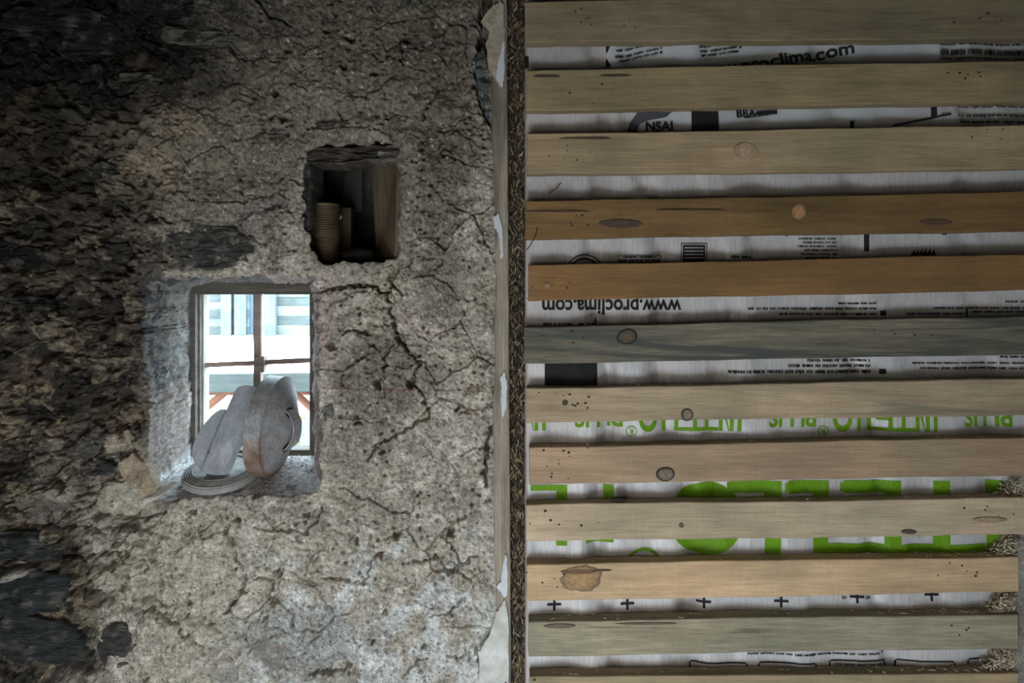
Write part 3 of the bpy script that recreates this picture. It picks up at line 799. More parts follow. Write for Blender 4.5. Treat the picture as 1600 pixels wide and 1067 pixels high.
ta.data.foreach_set('color', np.tile(np.array([.30, .29, .29, 1], np.float32), len(Vp)))
for u0 in (-.036, .036):
    ring = []
    for i in range(16):
        th = i/16*2*math.pi; uu = u0+.011*math.sin(th); ss = .021+.015*math.cos(th)
        ring.append(dpt(uu, ss, domeh(uu, ss)+.0012))
    o = pyobj('slot', ring, [tuple(range(16))], M_HOLE); adopt(o, dish)
# splinter of wood at the left corner of the sill
o = prism('wood_splinter', [W(222, 787, -.012), (W(226, 779, -.012)), W(268, 752, .03), W(276, 752, .03), W(262, 766, .01), W(246, 776, -.006)], (0, .3, -1), .004, mat_wood('pale_splinter', (.50, .48, .44), (.32, .30, .27), 43), None, .0006)
tag(o, 'pale splinter of wood jutting over the left corner of the sill', 'splinter')
# leaf litter
rl = random.Random(9); vv = []; ff = []; tl = []
for k in range(130):
    if k < 60: x, Y = rl.uniform(455, 492), rl.uniform(.10, .18)
    else: x, Y = rl.uniform(262, 490), rl.uniform(.02, .17)
    p = W(x, 700, Y); p.z = zsill(Y)+.004+rl.random()*.004
    s_ = rl.uniform(.0015, .0045); a = rl.uniform(0, 6.28); i = len(vv)
    d1 = Vector((math.cos(a), math.sin(a), rl.uniform(-.4, .4)))*s_; d2 = Vector((-math.sin(a), math.cos(a), rl.uniform(-.3, .5)))*s_*.5
    vv += [tuple(p-d1), tuple(p+d2), tuple(p+d1), tuple(p-d2)]; ff.append((i, i+1, i+2, i+3))
    tl += [rl.choice([(.13, .075, .05), (.05, .035, .03), (.22, .15, .10), (.34, .32, .30)])]*4
tag(link('leaf_litter', npmesh('leaf_litter', np.array(vv), np.array(ff), np.array(tl), False), mat_attr('leaf_litter', bstr=0)), 'small brown leaf crumbs scattered on the window sill', 'debris', kind='stuff')

# ------------------------------------------------------------------ things in the niche
nfloor = ZC+(HY-409)*scl+.004
M_CAN = mat_simple('tarnished_brass_tin', (.02, .012, .006), (.085, .058, .022), 22, .6, .3, .001, .3)
def can(x, Y, R, hgt):
    c = empty('tin_can', (W(x, 400, Y).x, Y, nfloor)); tag(c, 'ribbed yellow-brown tin can standing in the dark wall niche', 'can')
    mt = Matrix.Translation(c.location)
    pr = [(.001, 0), (R*1.02, 0), (R*1.04, .003), (R, .006)]
    k = .010
    while k < hgt-.010:
        pr += [(R, k), (R*1.035, k+.0015), (R, k+.003)]; k += .0046
    pr += [(R, hgt-.005), (R*1.04, hgt-.002), (R*.98, hgt), (R*.96, hgt-.004)]
    lathe('can_body', pr, 40, M_CAN, mt, c)
    lathe('can_top', [(R*.97, hgt-.004), (R*.9, hgt-.005), (.001, hgt-.005)], 40, M_CAN, mt, c)
can(509, .075, .028, .118)
box('wood_block', (W(524, 0, .13).x, .115, nfloor), (W(551, 0, .13).x, .155, nfloor+.115), mat_wood('brown_block', (.06, .035, .02), (.03, .018, .011), 51, axis='z'), None, .002)
tag(bpy.data.objects['wood_block'], 'dark brown wood block behind the tin can in the niche', 'block')
o = lump('pale_pebble', (W(527, 338, .075).x, .075, W(527, 338, .075).z), .007, .005, .006, mat_simple('pale_pebble', (.40, .36, .30), (.5, .46, .4), 60), 7)
# the pebble rests on the rim beside the can, against the block
o.location.y = .012; tag(o, 'tiny pale lump stuck beside the rim of the tin can', 'pebble')
o = prism('slate_shard', [W(533, 330, .18), W(566, 330, .18), W(566, 262, .20), W(556, 250, .20), W(540, 256, .20)], (0, 1, 0), .008, mat_simple('grey_green_slate', (.015, .017, .013), (.025, .028, .022), 30, .8), None, .001)
tag(o, 'grey-green slate shard standing at the back of the niche', 'slate')
o = lump('dark_stone', (W(560, 398, .07).x, .07, nfloor+.012), .035, .03, .014, mat_simple('black_stone', (.015, .014, .013), (.03, .028, .026), 40), 4)
tag(o, 'flat black stone lying on the floor of the niche', 'stone')
M_NB = mat_wood('old_brown_board', (.19, .145, .10), (.08, .055, .037), 52, .5, axis='z')
pts = [W(622, 250, .012), W(616, 404, .012), W(588, 402, .13), W(580, 258, .13)]
prism('lining_board', pts, (.9, .3, 0), .012, M_NB, wall, .001).matrix_parent_inverse = Matrix.Identity(4)

# ------------------------------------------------------------------ post beside the plaster
M_POST = mat_wood('weathered_pale_post', (.36, .315, .25), (.17, .145, .115), 61, .6, axis='z')
post = empty('timber_post', (W(783, 0, 0).x, -.01, 0)); tag(post, 'narrow weathered upright board between the plaster and the insulation edge', 'post')
Vp = []; Fp = []
n = 60; rp = random.Random(3)
for i in range(n+1):
    t = i/n; y = -260+t*1870
    xl = 769+6*t*1.2+rp.uniform(-1.4, 1.4)+2.5*math.sin(t*21); xr = 792+7*min(1, max(0, y/1067))+rp.uniform(-.5, .5)
    for (x, Y) in ((xl, .04), (xl, -.011), (xl+2, -.0135), (xr-1.5, -.0145+rp.uniform(-.0006, .0006)), (xr, -.012), (xr, .04)):
        Vp.append(W(x, y, 0)*1.0); Vp[-1].y = Y
for i in range(n):
    for k in range(5):
        a_ = i*6+k; Fp.append((a_, a_+6, a_+7, a_+1))
o = pyobj('board', Vp, Fp, M_POST); adopt(o, post)
M_FILL = mat_simple('white_filler', (.40, .42, .44), (.52, .54, .57), 40, .7, .4, .002)
M_FILT = mat_simple('tan_plaster_flake', (.20, .165, .12), (.42, .36, .28), 55, .9, 1.0, .006)
def smear(pts, mat, nm, th=.005, Y=-.0145):
    pr = [];  k = len(pts)
    for i in range(k):
        a_, b_ = pts[i], pts[(i+1) % k]
        for t in (0, .2, .4, .6, .8): pr.append((a_[0]+(b_[0]-a_[0])*t+rp.uniform(-1.2, 1.2), a_[1]+(b_[1]-a_[1])*t+rp.uniform(-1.5, 1.5)))
    return prism(nm, [Vector((W(x, y, 0).x, Y, W(x, y, 0).z)) for x, y in pr], (0, -1, 0), th, mat, post, .0005)
smear([(772, 340), (779, 334), (784, 348), (786, 380), (786, 402), (782, 404), (780, 366), (773, 358)], M_FILL, 'filler_smear')
smear([(782, 590), (788, 578), (792, 596), (791, 630), (787, 650), (783, 640), (784, 608)], M_FILL, 'filler_smear')
smear([(789, 860), (793, 866), (793, 922), (789, 928), (776, 912), (782, 903)], M_FILL, 'filler_smear')
smear([(764, 22), (782, 8), (788, 18), (789, 110), (785, 143), (775, 132), (764, 112), (760, 76), (766, 56), (753, 40)], M_FILT, 'plaster_flake', .010)
smear([(783, 90), (788, 70), (789, 120), (785, 142), (776, 130), (777, 112)], M_FILL, 'filler_smear', .003, -.0245)
smear([(752, 1070), (748, 1010), (764, 990), (776, 950), (790, 930), (795, 960), (796, 1072)], mat_simple('pale_lime_render', (.34, .335, .30), (.60, .60, .57), 34, .95, 1.0, .006), 'lime_render', .006)

# ------------------------------------------------------------------ battened lining
YM = -.020; YB = -.0245; YFR = -.057
lin = empty('battened_wall_lining', W(822, 1067, YM)); tag(lin, 'wall lining of rough pine battens over a white printed membrane', 'wall lining')
def memh(x, y):
    h = fbm(x, y*.35, 70, 4, 901)*.006+fbm(x, y, 160, 3, 905)*.008
    for (xc, sl, w, A) in ((905, .03, 20, .006), (938, .02, 13, -.010), (1010, .1, 22, .004), (1042, .12, 14, -.008), (1130, -.15, 16, -.006), (1180, .2, 20, .007), (1390, .1, 24, .006), (1345, .1, 14, -.007), (1480, .0, 30, .005), (1535, .1, 16, -.005)):
        u = (x-xc-sl*(y-600)+14*np.sin(y/67.+xc))/w; h = h+1.25*A*np.exp(-u*u)
    return np.clip(h, -.02, .0075)
mx = np.arange(819.5, 1652, 3.0); my = np.arange(-150, 1300, 5.0)
A_, B_ = np.meshgrid(mx, my)
hh = memh(A_, B_)*sstep(819, 835, A_)
d_ = (CAMD+YM)/F
P = np.stack([(A_-800)*d_, YM-hh, ZC-(B_-HY)*d_], -1)
P[:, 0, 1] += .02; P[:, 0, 0] += .001
ids = np.arange(A_.size).reshape(A_.shape)
q = np.stack([ids[:-1, :-1], ids[1:, :-1], ids[1:, 1:], ids[:-1, 1:]], -1).reshape(-1, 4)
m, nt, b = new_mat('white_membrane')
n1_ = noise_node(nt, 8, 5, .6, ((30, 1, 4), (0, 0, 0))); n2_ = noise_node(nt, 7, 5, .6)
rA = ramp(nt, n1_.outputs[0], [(.3, (.36, .345, .335)), (.7, (.50, .48, .47))])
rB = ramp(nt, n2_.outputs[0], [(.3, (.80, .82, .84)), (.7, (1.0, .98, .97))])
nt.links.new(mixc(nt, rA.outputs[0], rB.outputs[0], 1, 'MULTIPLY'), b.inputs['Base Color'])
b.inputs['Roughness'].default_value = .38; b.inputs['Specular IOR Level'].default_value = .45
bump(nt, b, n1_.outputs[0], .25, .002)
M_MEM = m
memb = link('membrane', npmesh('membrane', P.reshape(-1, 3), q), M_MEM); adopt(memb, lin)
memb['label'] = 'white woven plastic membrane with upside-down printing'

# battens: px rows at the front plane (left top, left bottom, right top, right bottom, left x, right x)
BAT = [(2.5, 66, -9, 59, 820, 1628), (109, 172, 94, 159, 822, 1628), (208.5, 273, 195.5, 263, 823, 1628), (314.5, 374, 299, 360, 821, 1628),
       (414, 471, 397.5, 453, 826, 1628), (510.5, 568, 494, 554.5, 819, 1628), (607, 661, 591.5, 648.5, 823, 1622), (699, 757, 683.5, 743.5, 827, 1610),
       (789, 846.5, 777.5, 835, 822, 1601), (881.5, 939, 870, 925, 823, 1592), (971.5, 1026, 959.5, 1013, 826, 1590), (1058, 1114, 1051.5, 1106, 828, 1590)]
WOOD = [((.27, .215, .135), (.19, .15, .095), None, 0), ((.34, .255, .15), (.23, .17, .10), (.27, .225, .13), .2), ((.41, .31, .195), (.29, .205, .125), None, 0),
        ((.205, .125, .050), (.13, .077, .031), (.075, .042, .02), .05), ((.23, .13, .052), (.18, .10, .041), None, 0), ((.22, .195, .145), (.12, .11, .085), (.058, .060, .050), .75),
        ((.42, .325, .215), (.30, .23, .155), (.17, .15, .105), .28), ((.40, .285, .185), (.28, .195, .13), (.24, .175, .115), .1), ((.50, .39, .275), (.41, .315, .22), None, 0),
        ((.54, .385, .235), (.43, .30, .18), None, 0), ((.35, .31, .215), (.26, .23, .16), (.20, .175, .125), .25), ((.38, .29, .175), (.26, .20, .125), None, 0)]
M_END = mat_flat('nail_hole_dark', (.03, .02, .015))
def tone_disc(o, tn):
    a = o.data.color_attributes.new('tone', 'FLOAT_COLOR', 'POINT'); t = np.ones((len(o.data.vertices), 4), np.float32); t[:, :3] = tn; a.data.foreach_set('color', t.ravel())
M_KNOT = mat_attr('pine_knot', rough=.7, fine=200, amp=.3, bstr=.3, bdist=.001)
BOBJ = []
for k, (lt, lb, rt, rb, x0, x1) in enumerate(BAT):
    n = 70; rb_ = random.Random(50+k); ph = [rb_.uniform(0, 6) for _ in range(6)]
    Vp = []; Fp = []
    for i in range(n+1):
        t = i/n; tt = (x0+(x1-x0)*t-822)/(1600-822); x = x0+(x1-x0)*t
        jt = .7*math.sin(t*7+ph[0])+.35*math.sin(t*31+ph[1])+rb_.uniform(-.25, .25); jb = .7*math.sin(t*6+ph[2])+.35*math.sin(t*27+ph[3])+rb_.uniform(-.25, .25)
        yt = lt+(rt-lt)*tt+jt; yb = lb+(rb-lb)*tt+jb
        a_ = W(x, yt, YFR); c_ = W(x, yb, YFR); bv = .0016; wob = .0008*math.sin(t*9+ph[4])
        if i in (0, n): a_.x += rb_.uniform(-.0006, .0006)
        ring = [(a_.x, YB, a_.z), (a_.x, YFR+bv+wob, a_.z), (a_.x, YFR+wob, a_.z-bv), (a_.x, YFR+wob, (a_.z+c_.z)/2), (c_.x, YFR+wob, c_.z+bv), (c_.x, YFR+bv+wob, c_.z), (c_.x, YB, c_.z)]
        Vp += ring
    for i in range(n):
        for j in range(7):
            a_ = i*7+j; b_ = i*7+(j+1) % 7; Fp.append((a_, a_+7, b_+7, b_))
    Fp.append(tuple(range(7))); Fp.append(tuple(n*7+j for j in range(6, -1, -1)))
    L, Dk, St, Sa = WOOD[k]
    o = pyobj('batten', Vp, Fp, mat_wood('batten_pine', L, Dk, 7.3*k+2, .38 if k not in (5, 10) else .55, St, Sa)); adopt(o, lin)
    BOBJ.append(o)
    # nail and staple holes, one joined part
    hv = []; hf = []
    clusters = {0: [(905, 27), (990, 40), (1540, 30)], 1: [(925, 148), (1520, 120)], 2: [(885, 240), (1550, 210)], 3: [(900, 345)], 4: [(860, 445)], 5: [(855, 525), (1390, 520)], 6: [(880, 620), (905, 630)],
                7: [(870, 710), (880, 730)], 8: [(880, 815), (1530, 800)], 9: [(865, 905), (1510, 895)], 10: [(1500, 980)], 11: [(840, 1062)]}[k]
    for (cx, cy) in clusters:
        for q_ in range(rb_.randint(4, 7)):
            x, y = cx+rb_.gauss(0, 22), cy+rb_.gauss(0, 8); rr_ = rb_.uniform(.7, 1.9); i0 = len(hv)
            for s_ in range(7):
                p = W(x+rr_*math.cos(s_*.9)*1.3, y+rr_*math.sin(s_*.9), YFR); hv.append((p.x, YFR-.0013, p.z))
            hf.append(tuple(range(i0+6, i0-1, -1)))
    o2 = pyobj('nail_holes', hv, hf, M_END); o2.parent = o; o2['kind'] = 'stuff'
KN = [(3, 1248, 331, 14, 14, (.38, .20, .09), .10), (3, 970, 349, 37, 7, (.075, .05, .035), .07), (3, 1462, 347, 26, 6, (.10, .06, .035), .085),
      (5, 980, 526, 16, 13, (.085, .062, .042), .02), (6, 1074, 648, 10, 9.5, (.20, .155, .11), .03), (6, 883, 629, 5, 5, (.05, .035, .03), .03),
      (7, 1040, 741, 14, 12, (.17, .13, .095), .03), (8, 1065, 821, 4, 4, (.12, .10, .08), .08), (8, 1421, 831, 12, 4, (.08, .07, .06), .05),
      (9, 908, 904, 35, 21, (.33, .20, .09), .16), (9, 905, 893, 33, 4, (.14, .075, .035), .08), (4, 855, 446, 6, 5, (.28, .16, .08), .2), (2, 1165, 237, 22, 15, (.38, .27, .17), .30),
      (8, 1548, 812, 26, 5, (.30, .22, .13), .25), (10, 875, 978, 26, 4, (.12, .10, .075), .1), (10, 1010, 974, 55, 2, (.10, .085, .065), .08), (2, 915, 216, 40, 1.6, (.10, .07, .045), .06),
      (1, 855, 119, 20, 1.6, (.08, .05, .03), .05), (1, 962, 118, 24, 1.6, (.09, .055, .035), .05), (3, 870, 330, 50, 1.3, (.08, .05, .03), .05), (3, 1080, 328, 60, 1.0, (.10, .06, .035), .08), (9, 938, 891, 18, 1.3, (.07, .04, .025), .06)]
for ki, (k, cx, cy, rx, ry, cc, ring) in enumerate(KN):
    n = 28; pv = []; tn = []; fc = []
    rk = random.Random(int(cx)); p1, p2 = rk.uniform(0, 6), rk.uniform(0, 6)
    rings = (.0, .35, .7, .86, 1.0)
    for j, s_ in enumerate(rings):
        for i in range(n):
            th = 2*math.pi*i/n; w = 1+.06*math.sin(2*th+p1)+.02*math.sin(3*th+p2)+((.04*math.sin(4*th+p1)+.04*math.sin(7*th+p2)+.03*math.sin(13*th)) if rx > 30 and ry > 10 else 0)
            p = W(cx+rx*s_*w*math.cos(th), cy+ry*s_*w*math.sin(th), YFR-.0015); pv.append((p.x, YFR-.0013-.00007*ki if j < 4 else YFR+.0004, p.z))
            tn.append(cc if j < 2 else tuple(c*.8 for c in cc) if j == 2 else g3(ring) if ring < .06 else (ring*1.2, ring*.8, ring*.5))
    for j in range(4):
        for i in range(n): fc.append((j*n+i, j*n+(i+1) % n, (j+1)*n+(i+1) % n, (j+1)*n+i))
    o = pyobj('knot' if min(rx, ry) > 2.5 else 'split', pv, [f[::-1] for f in fc], M_KNOT, BOBJ[k]); tone_disc(o, np.array(tn))
# knot holes on the upper edge of a batten
for (x, y, rx) in ((968, 780, 13), (1220, 785, 7)):
    p = W(x, y, YFR+.008); o = lump('knot', p, rx*.0012, .006, .0045, M_END, 3, BOBJ[8], .25, 14, 8)
    o.matrix_parent_inverse = Matrix.Translation(BOBJ[8].matrix_world.translation).inverted(); o.parent = BOBJ[8]; o.matrix_parent_inverse = lin.matrix_world.inverted() @ lin.matrix_world

# ---- printing on the membrane
INK = mat_flat('black_ink', (.016, .016, .017), .8); GRN = mat_flat('green_ink', (.105, .225, .008), .6); GRY = mat_flat('grey_ink', (.06, .06, .065), .6)
def to_mem(x, y, off=.0012):
    h = memh(np.array([float(x)]), np.array([float(y)]))[0]; p = W(x, y, YM); return Vector((p.x, YM-h-off, p.z))
def print_bm(name, bm, mat, off=.0012, stuff=False):
    """bm verts are pixel coordinates (x, y); subdivided and laid on the membrane"""
    bmesh.ops.triangulate(bm, faces=bm.faces)
    for _ in range(7):
        es = [e for e in bm.edges if (e.verts[0].co-e.verts[1].co).length > 7]
        if not es: break
        bmesh.ops.subdivide_edges(bm, edges=es, cuts=1); bmesh.ops.triangulate(bm, faces=bm.faces)
    if not bm.verts: return None
    co = np.array([v.co for v in bm.verts]); h = memh(co[:, 0], co[:, 1])
    bm.verts.index_update(); V3 = []
    for c, hv in zip(co, h):
        p = W(c[0], c[1], YM); V3.append((p.x, YM-hv-off, p.z))
    fs = [tuple(v.index for v in f.verts) for f in bm.faces]; bm.free()
    def put(nm, faces):
        u = sorted(set(i for f in faces for i in f)); mp = {i: k for k, i in enumerate(u)}
        me = bpy.data.meshes.new(nm); me.from_pydata([V3[i] for i in u], [], [tuple(mp[i] for i in f) for f in faces]); me.update()
        o = link(nm, me, mat); o.parent = memb
        o.matrix_parent_inverse = (Matrix.Translation(lin.location) @ memb.matrix_parent_inverse).inverted()
        return o
    if stuff:
        o = put(name, fs); o['kind'] = 'stuff'; return o
    par = list(range(len(co)))
    def find(i):
        while par[i] != i: par[i] = par[par[i]]; i = par[i]
        return i
    for f in fs:
        for i in f[1:]: par[find(i)] = find(f[0])
    isl = {}
    for f in fs: isl.setdefault(find(f[0]), []).append(f)
    isl = list(isl.values()); bb = []
    for g in isl:
        ii = [i for f in g for i in f]; bb.append((co[ii, 0].min()-.6, co[ii, 0].max()+.6, co[ii, 1].min()-.6, co[ii, 1].max()+.6))
    gp = list(range(len(isl)))
    def fg(i):
        while gp[i] != i: i = gp[i]
        return i
    for i in range(len(isl)):
        for j in range(i):
            a_, b_ = bb[i], bb[j]
            if a_[0] < b_[1] and b_[0] < a_[1] and a_[2] < b_[3] and b_[2] < a_[3]: gp[fg(i)] = fg(j)
    out = {}
    for i, g in enumerate(isl): out.setdefault(fg(i), []).extend(g)
    o = None
    for g in out.values(): o = put(name, g)
    return o
_glyph = {}
def text_bm(bm, s, x0, x1, y0, y1, flip=True, rot=0.0, pivot=None):
    """text fitted to the pixel box; flip = printed upside down"""
    if s not in _glyph:
        cu = bpy.data.curves.new('t', 'FONT'); cu.body = s; cu.resolution_u = 4; cu.offset = .026
        tmp = bpy.data.objects.new('t', cu); COL.objects.link(tmp)
        me = bpy.data.meshes.new_from_object(tmp); bpy.data.objects.remove(tmp); bpy.data.curves.remove(cu)
        vs_ = [tuple(v.co) for v in me.vertices]; fs = [tuple(p.vertices) for p in me.polygons]; bpy.data.meshes.remove(me)
        _glyph[s] = (vs_, fs)
    vs_, fs = _glyph[s]
    ax0 = min(v[0] for v in vs_); ax1 = max(v[0] for v in vs_); ay0 = min(v[1] for v in vs_); ay1 = max(v[1] for v in vs_)
    nv = []
    for v in vs_:
        u = (v[0]-ax0)/(ax1-ax0); w = (v[1]-ay0)/(ay1-ay0)
        x = x1-(x1-x0)*u if flip else x0+(x1-x0)*u; y = y0+(y1-y0)*w if flip else y1-(y1-y0)*w
        if rot:
            cx, cy = pivot; c_, s_ = math.cos(math.radians(rot)), math.sin(math.radians(rot)); dx, dy = x-cx, y-cy
            x, y = cx+dx*c_-dy*s_, cy+dx*s_+dy*c_
        nv.append(bm.verts.new((x, y, 0)))
    for f in fs:
        try: bm.faces.new([nv[i] for i in f])
        except ValueError: pass
def rect_bm(bm, x0, y0, x1, y1): bm.faces.new([bm.verts.new(p) for p in ((x0, y0, 0), (x1, y0, 0), (x1, y1, 0), (x0, y1, 0))])
def poly_bm(bm, pts): bm.faces.new([bm.verts.new((x, y, 0)) for x, y in pts])
def ring_bm(bm, cx, cy, rx, ry, t, a0=0, a1=360, n=40):
    pr = None
    for i in range(n+1):
        a_ = math.radians(a0+(a1-a0)*i/n)
        o_ = bm.verts.new((cx+rx*math.cos(a_), cy+ry*math.sin(a_), 0)); i_ = bm.verts.new((cx+(rx-t)*math.cos(a_), cy+(ry-t)*math.sin(a_), 0))
        if pr: bm.faces.new([pr[0], o_, i_, pr[1]])
        pr = (o_, i_)
def logo(bm, ox, oy, sx, sy):
    """the word INTELLO upside down, big copy has ox=oy=0, s=1"""
    def R(x0, y0, x1, y1): rect_bm(bm, ox+(x0-1045)*sx, oy+(y0-749)*sy, ox+(x1-1045)*sx, oy+(y1-749)*sy)
    def ring(cx, cy, rx, ry, t):
        pr = None
        for i in range(41):
            a_ = 2*math.pi*i/40
            o_ = bm.verts.new((ox+(cx+rx*math.cos(a_)-1045)*sx, oy+(cy+ry*math.sin(a_)-749)*sy, 0)); i_ = bm.verts.new((ox+(cx+(rx-t)*math.cos(a_)-1045)*sx, oy+(cy+(ry-t)*math.sin(a_)-749)*sy, 0))
            if pr: bm.faces.new([pr[0], o_, i_, pr[1]])
            pr = (o_, i_)
    ring(1104, 809, 59, 57, 25)
    for (a_, f0) in ((1194, 1136), (1269, 1224), (1380, 1312)):
        R(a_, 749, a_+25, 863); R(f0+6, 749, a_, 769); R(f0, 752, f0+6, 766)
    R(1318, 799, 1380, 817)
    R(1293, 848, 1380, 863)                      # line joining the tops
    R(1405, 848, 1540, 863); R(1456, 749, 1481, 848)
    # N and I
    R(1542, 749, 1566, 863); R(1606, 749, 1630, 863)
    poly_bm(bm, [(ox+(x-1045)*sx, oy+(y-749)*sy) for x, y in ((1566, 749), (1574, 765), (1606, 863), (1600, 863), (1566, 790))])
    R(1652, 749, 1676, 863)
# large green word with the thinner word after it
bm = bmesh.new(); logo(bm, 1045, 750, 1, 1)
bm2 = bmesh.new()
for f in bm.faces:                                # only what lies on the sheet
    if max(v.co.x for v in f.verts) < 1648: bm2.faces.new([bm2.verts.new(v.co) for v in f.verts])
bm.free()
rect_bm(bm2, 869, 757, 886, 852); rect_bm(bm2, 829, 757, 869, 766)
rect_bm(bm2, 943, 757, 959, 847); ring_bm(bm2, 940, 824, 32, 24, 10, 90, 270); rect_bm(bm2, 915, 838, 943, 848)
ring_bm(bm2, 1007, 883, 28, 27, 5)
print_bm('green_letter', bm2, GRN)
bm = bmesh.new()
for k in range(4):
    ox = 997-304+304*k
    if k > 0:
        b3 = bmesh.new(); logo(b3, ox, 631, 160/631., 42/114.)
    else:
        b3 = bmesh.new(); logo(b3, ox, 631, 160/631., 42/114.)
    for f in b3.faces:
        if min(v.co.x for v in f.verts) > 823 and max(v.co.x for v in f.verts) < 1645: bm.faces.new([bm.verts.new(v.co) for v in f.verts])
    b3.free()
for x in (897, 1199, 1505): text_bm(bm, 'PLUS', x, x+76, 636, 667)
for x in (986, 1286):
    ring_bm(bm, x, 673, 8.5, 8.5, 1.6); text_bm(bm, 'R', x-3.5, x+3.5, 668.5, 677.5)
print_bm('green_letter', bm, GRN)
bm = bmesh.new()
text_bm(bm, 'www.proclima.com', 847, 1065, 460, 492)
# row of crosses and the boxes below
for i, (x, y) in enumerate(((866, 944), (980, 942), (1100, 940), (1219, 937), (1338, 931), (1456, 929))):
    rect_bm(bm, x-11, y-2, x+11, y+2); rect_bm(bm, x-2, y-8, x+2, y+10)
for (x0, x1, y) in ((1078, 1168, 1034), (1184, 1275, 1033), (1295, 1385, 1030), (1399, 1489, 1029), (1510, 1600, 1027)):
    rect_bm(bm, x0+4, y, x1-4, y+2.5); rect_bm(bm, x0, y+4, x0+2.5, y+30); rect_bm(bm, x1-2.5, y+4, x1, y+30)
    poly_bm(bm, [(x0, y+4), (x0+4, y), (x0+4, y+2.5), (x0+2.5, y+4)]); poly_bm(bm, [(x1, y+4), (x1-2.5, y+4), (x1-4, y+2.5), (x1-4, y)])
rect_bm(bm, 1378, 1017, 1381, 1021)
rect_bm(bm, 851, 556, 933, 606)                   # black block
rect_bm(bm, 820, 88, 826, 108)
rect_bm(bm, 946, 72, 953, 84); rect_bm(bm, 946, 94, 953, 106)
ring_bm(bm, 914, 431, 32, 34, 1.8, 180, 360)
rect_bm(bm, 1347, 362, 1355, 393); rect_bm(bm, 1469, 362, 1477, 367); rect_bm(bm, 1225, 364, 1231, 369)
rect_bm(bm, 1422, 395, 1460, 399)
for k in range(6): poly_bm(bm, [(1424+k*6, 395), (1429+k*6, 395), (1428+k*6, 390-(2 if 1 < k < 5 else 0))])
for (x, y) in ((1372, 485), (1373, 576)): rect_bm(bm, x, y, x+10, y+8)
rect_bm(bm, 1510, 482, 1513, 497)
print_bm('black_mark', bm, INK)
bm = bmesh.new(); text_bm(bm, 'pro clima', 848, 933, 497, 526); print_bm('grey_letter', bm, GRY)
# certificate box with white lines: leave gaps between dark bars
bm = bmesh.new()
rect_bm(bm, 1063, 380, 1104, 381.2); rect_bm(bm, 1063, 380, 1064.2, 412); rect_bm(bm, 1103, 380, 1104.2, 412)
for k in range(5): rect_bm(bm, 1066, 383+k*5.2, 1101, 386.6+k*5.2)
rect_bm(bm, 1066, 383, 1068.5, 412); rect_bm(bm, 1098.5, 383, 1101, 412); rect_bm(bm, 1066, 404, 1101, 414)
# seal text and tiny illegible lines
rt_ = random.Random(77)
def tiny(bm, x0, x1, y, h):
    x = x0
    while x < x1-2:
        w = rt_.uniform(8, 26); e = min(x+w, x1)
        while x < e-1.2:
            s_ = rt_.uniform(1.3, 2.6); up_ = rt_.choice((0, 0, 0, h*.35)); dn = rt_.choice((0, 0, h*.3))
            rect_bm(bm, x, y-h/2-dn*.3, x+s_*.75, y+h/2+up_*.5)
            if rt_.random() < .6: rect_bm(bm, x, y+rt_.choice((-h/2, h/2-1)), min(x+s_+.6, e), y+rt_.choice((-h/2, h/2-1))+1)
            x += s_+.25
        x = e+rt_.uniform(1.8, 3.2)
for i in range(15):
    a_ = math.radians(222+i*6.8); x, y = 914+26*math.cos(a_), 431+27*math.sin(a_); rect_bm(bm, x-1.4, y-1.6, x+1.2, y+1.6)
rect_bm(bm, 966, 398.5, 1034, 399.3); rect_bm(bm, 966, 398.5, 966.8, 405); rect_bm(bm, 1033.4, 398.5, 1034.2, 405)
tiny(bm, 974, 1026, 401.5, 2.6); tiny(bm, 966, 1033, 407.5, 4); tiny(bm, 998, 1033, 411.5, 3.4)
tiny(bm, 1141, 1176, 401.5, 4)
for k in range(6): tiny(bm, 1246+(k*7) % 12-(3 if k == 2 else 0), 1308, 373+k*6, 2.6)
tiny(bm, 1311, 1367, 474, 2.8); tiny(bm, 1167, 1367, 482, 3.2); tiny(bm, 1218, 1367, 490.5, 3.2)
tiny(bm, 1457, 1600, 481, 2.8); tiny(bm, 1416, 1508, 490, 3); tiny(bm, 1522, 1610, 487, 3); tiny(bm, 1570, 1610, 471, 2.8)
tiny(bm, 1262, 1361, 563, 4); tiny(bm, 1232, 1361, 571.5, 4); tiny(bm, 1138, 1361, 580.5, 4.6)
tiny(bm, 1562, 1610, 557, 3); tiny(bm, 1425, 1610, 567, 2.8); tiny(bm, 1438, 1610, 575, 3)
tiny(bm, 1168, 1374, 1020.5, 3); tiny(bm, 1305, 1378, 1037, 2.4)
tiny(bm, 1315, 1323, 933, 4); tiny(bm, 1352, 1360, 933, 4)
print_bm('small_print', bm, INK, stuff=True)
# creased strip of printed wrapping tucked over the sheet at the top
SW = mat_simple('grey_wrapping', (.36, .37, .38), (.46, .47, .48), 20, .45, .2, .002)
sx = np.linspace(950, 1466, 90); sy = np.linspace(-30, 235, 40)
A2, B2 = np.meshgrid(sx, sy)
A2 = A2+np.interp(B2, [-30, 70, 90, 106, 175, 210, 235], [4, 4, -4, 4, 40, 28, 20])*(1-(A2-950)/516)
h2 = memh(A2, B2)+.0022+fbm(A2, B2, 40, 3, 931)*.0012
P = np.stack([(A2-800)*d_, YM-h2, ZC-(B2-HY)*d_], -1)
ids = np.arange(A2.size).reshape(A2.shape)
q = np.stack([ids[:-1, :-1], ids[1:, :-1], ids[1:, 1:], ids[:-1, 1:]], -1).reshape(-1, 4)
wr = link('wrapping_strip', npmesh('wrapping_strip', P.reshape(-1, 3), q), SW); adopt(wr, lin); wr['label'] = 'grey printed wrapping strip tucked behind the top battens'
bm = bmesh.new()
text_bm(bm, 'www.proclima.com', 1078, 1331, 67, 92, False, -8.5, (1330, 80))
text_bm(bm, 'NSAI', 1008, 1050, 191, 206, False, -2, (1030, 198))
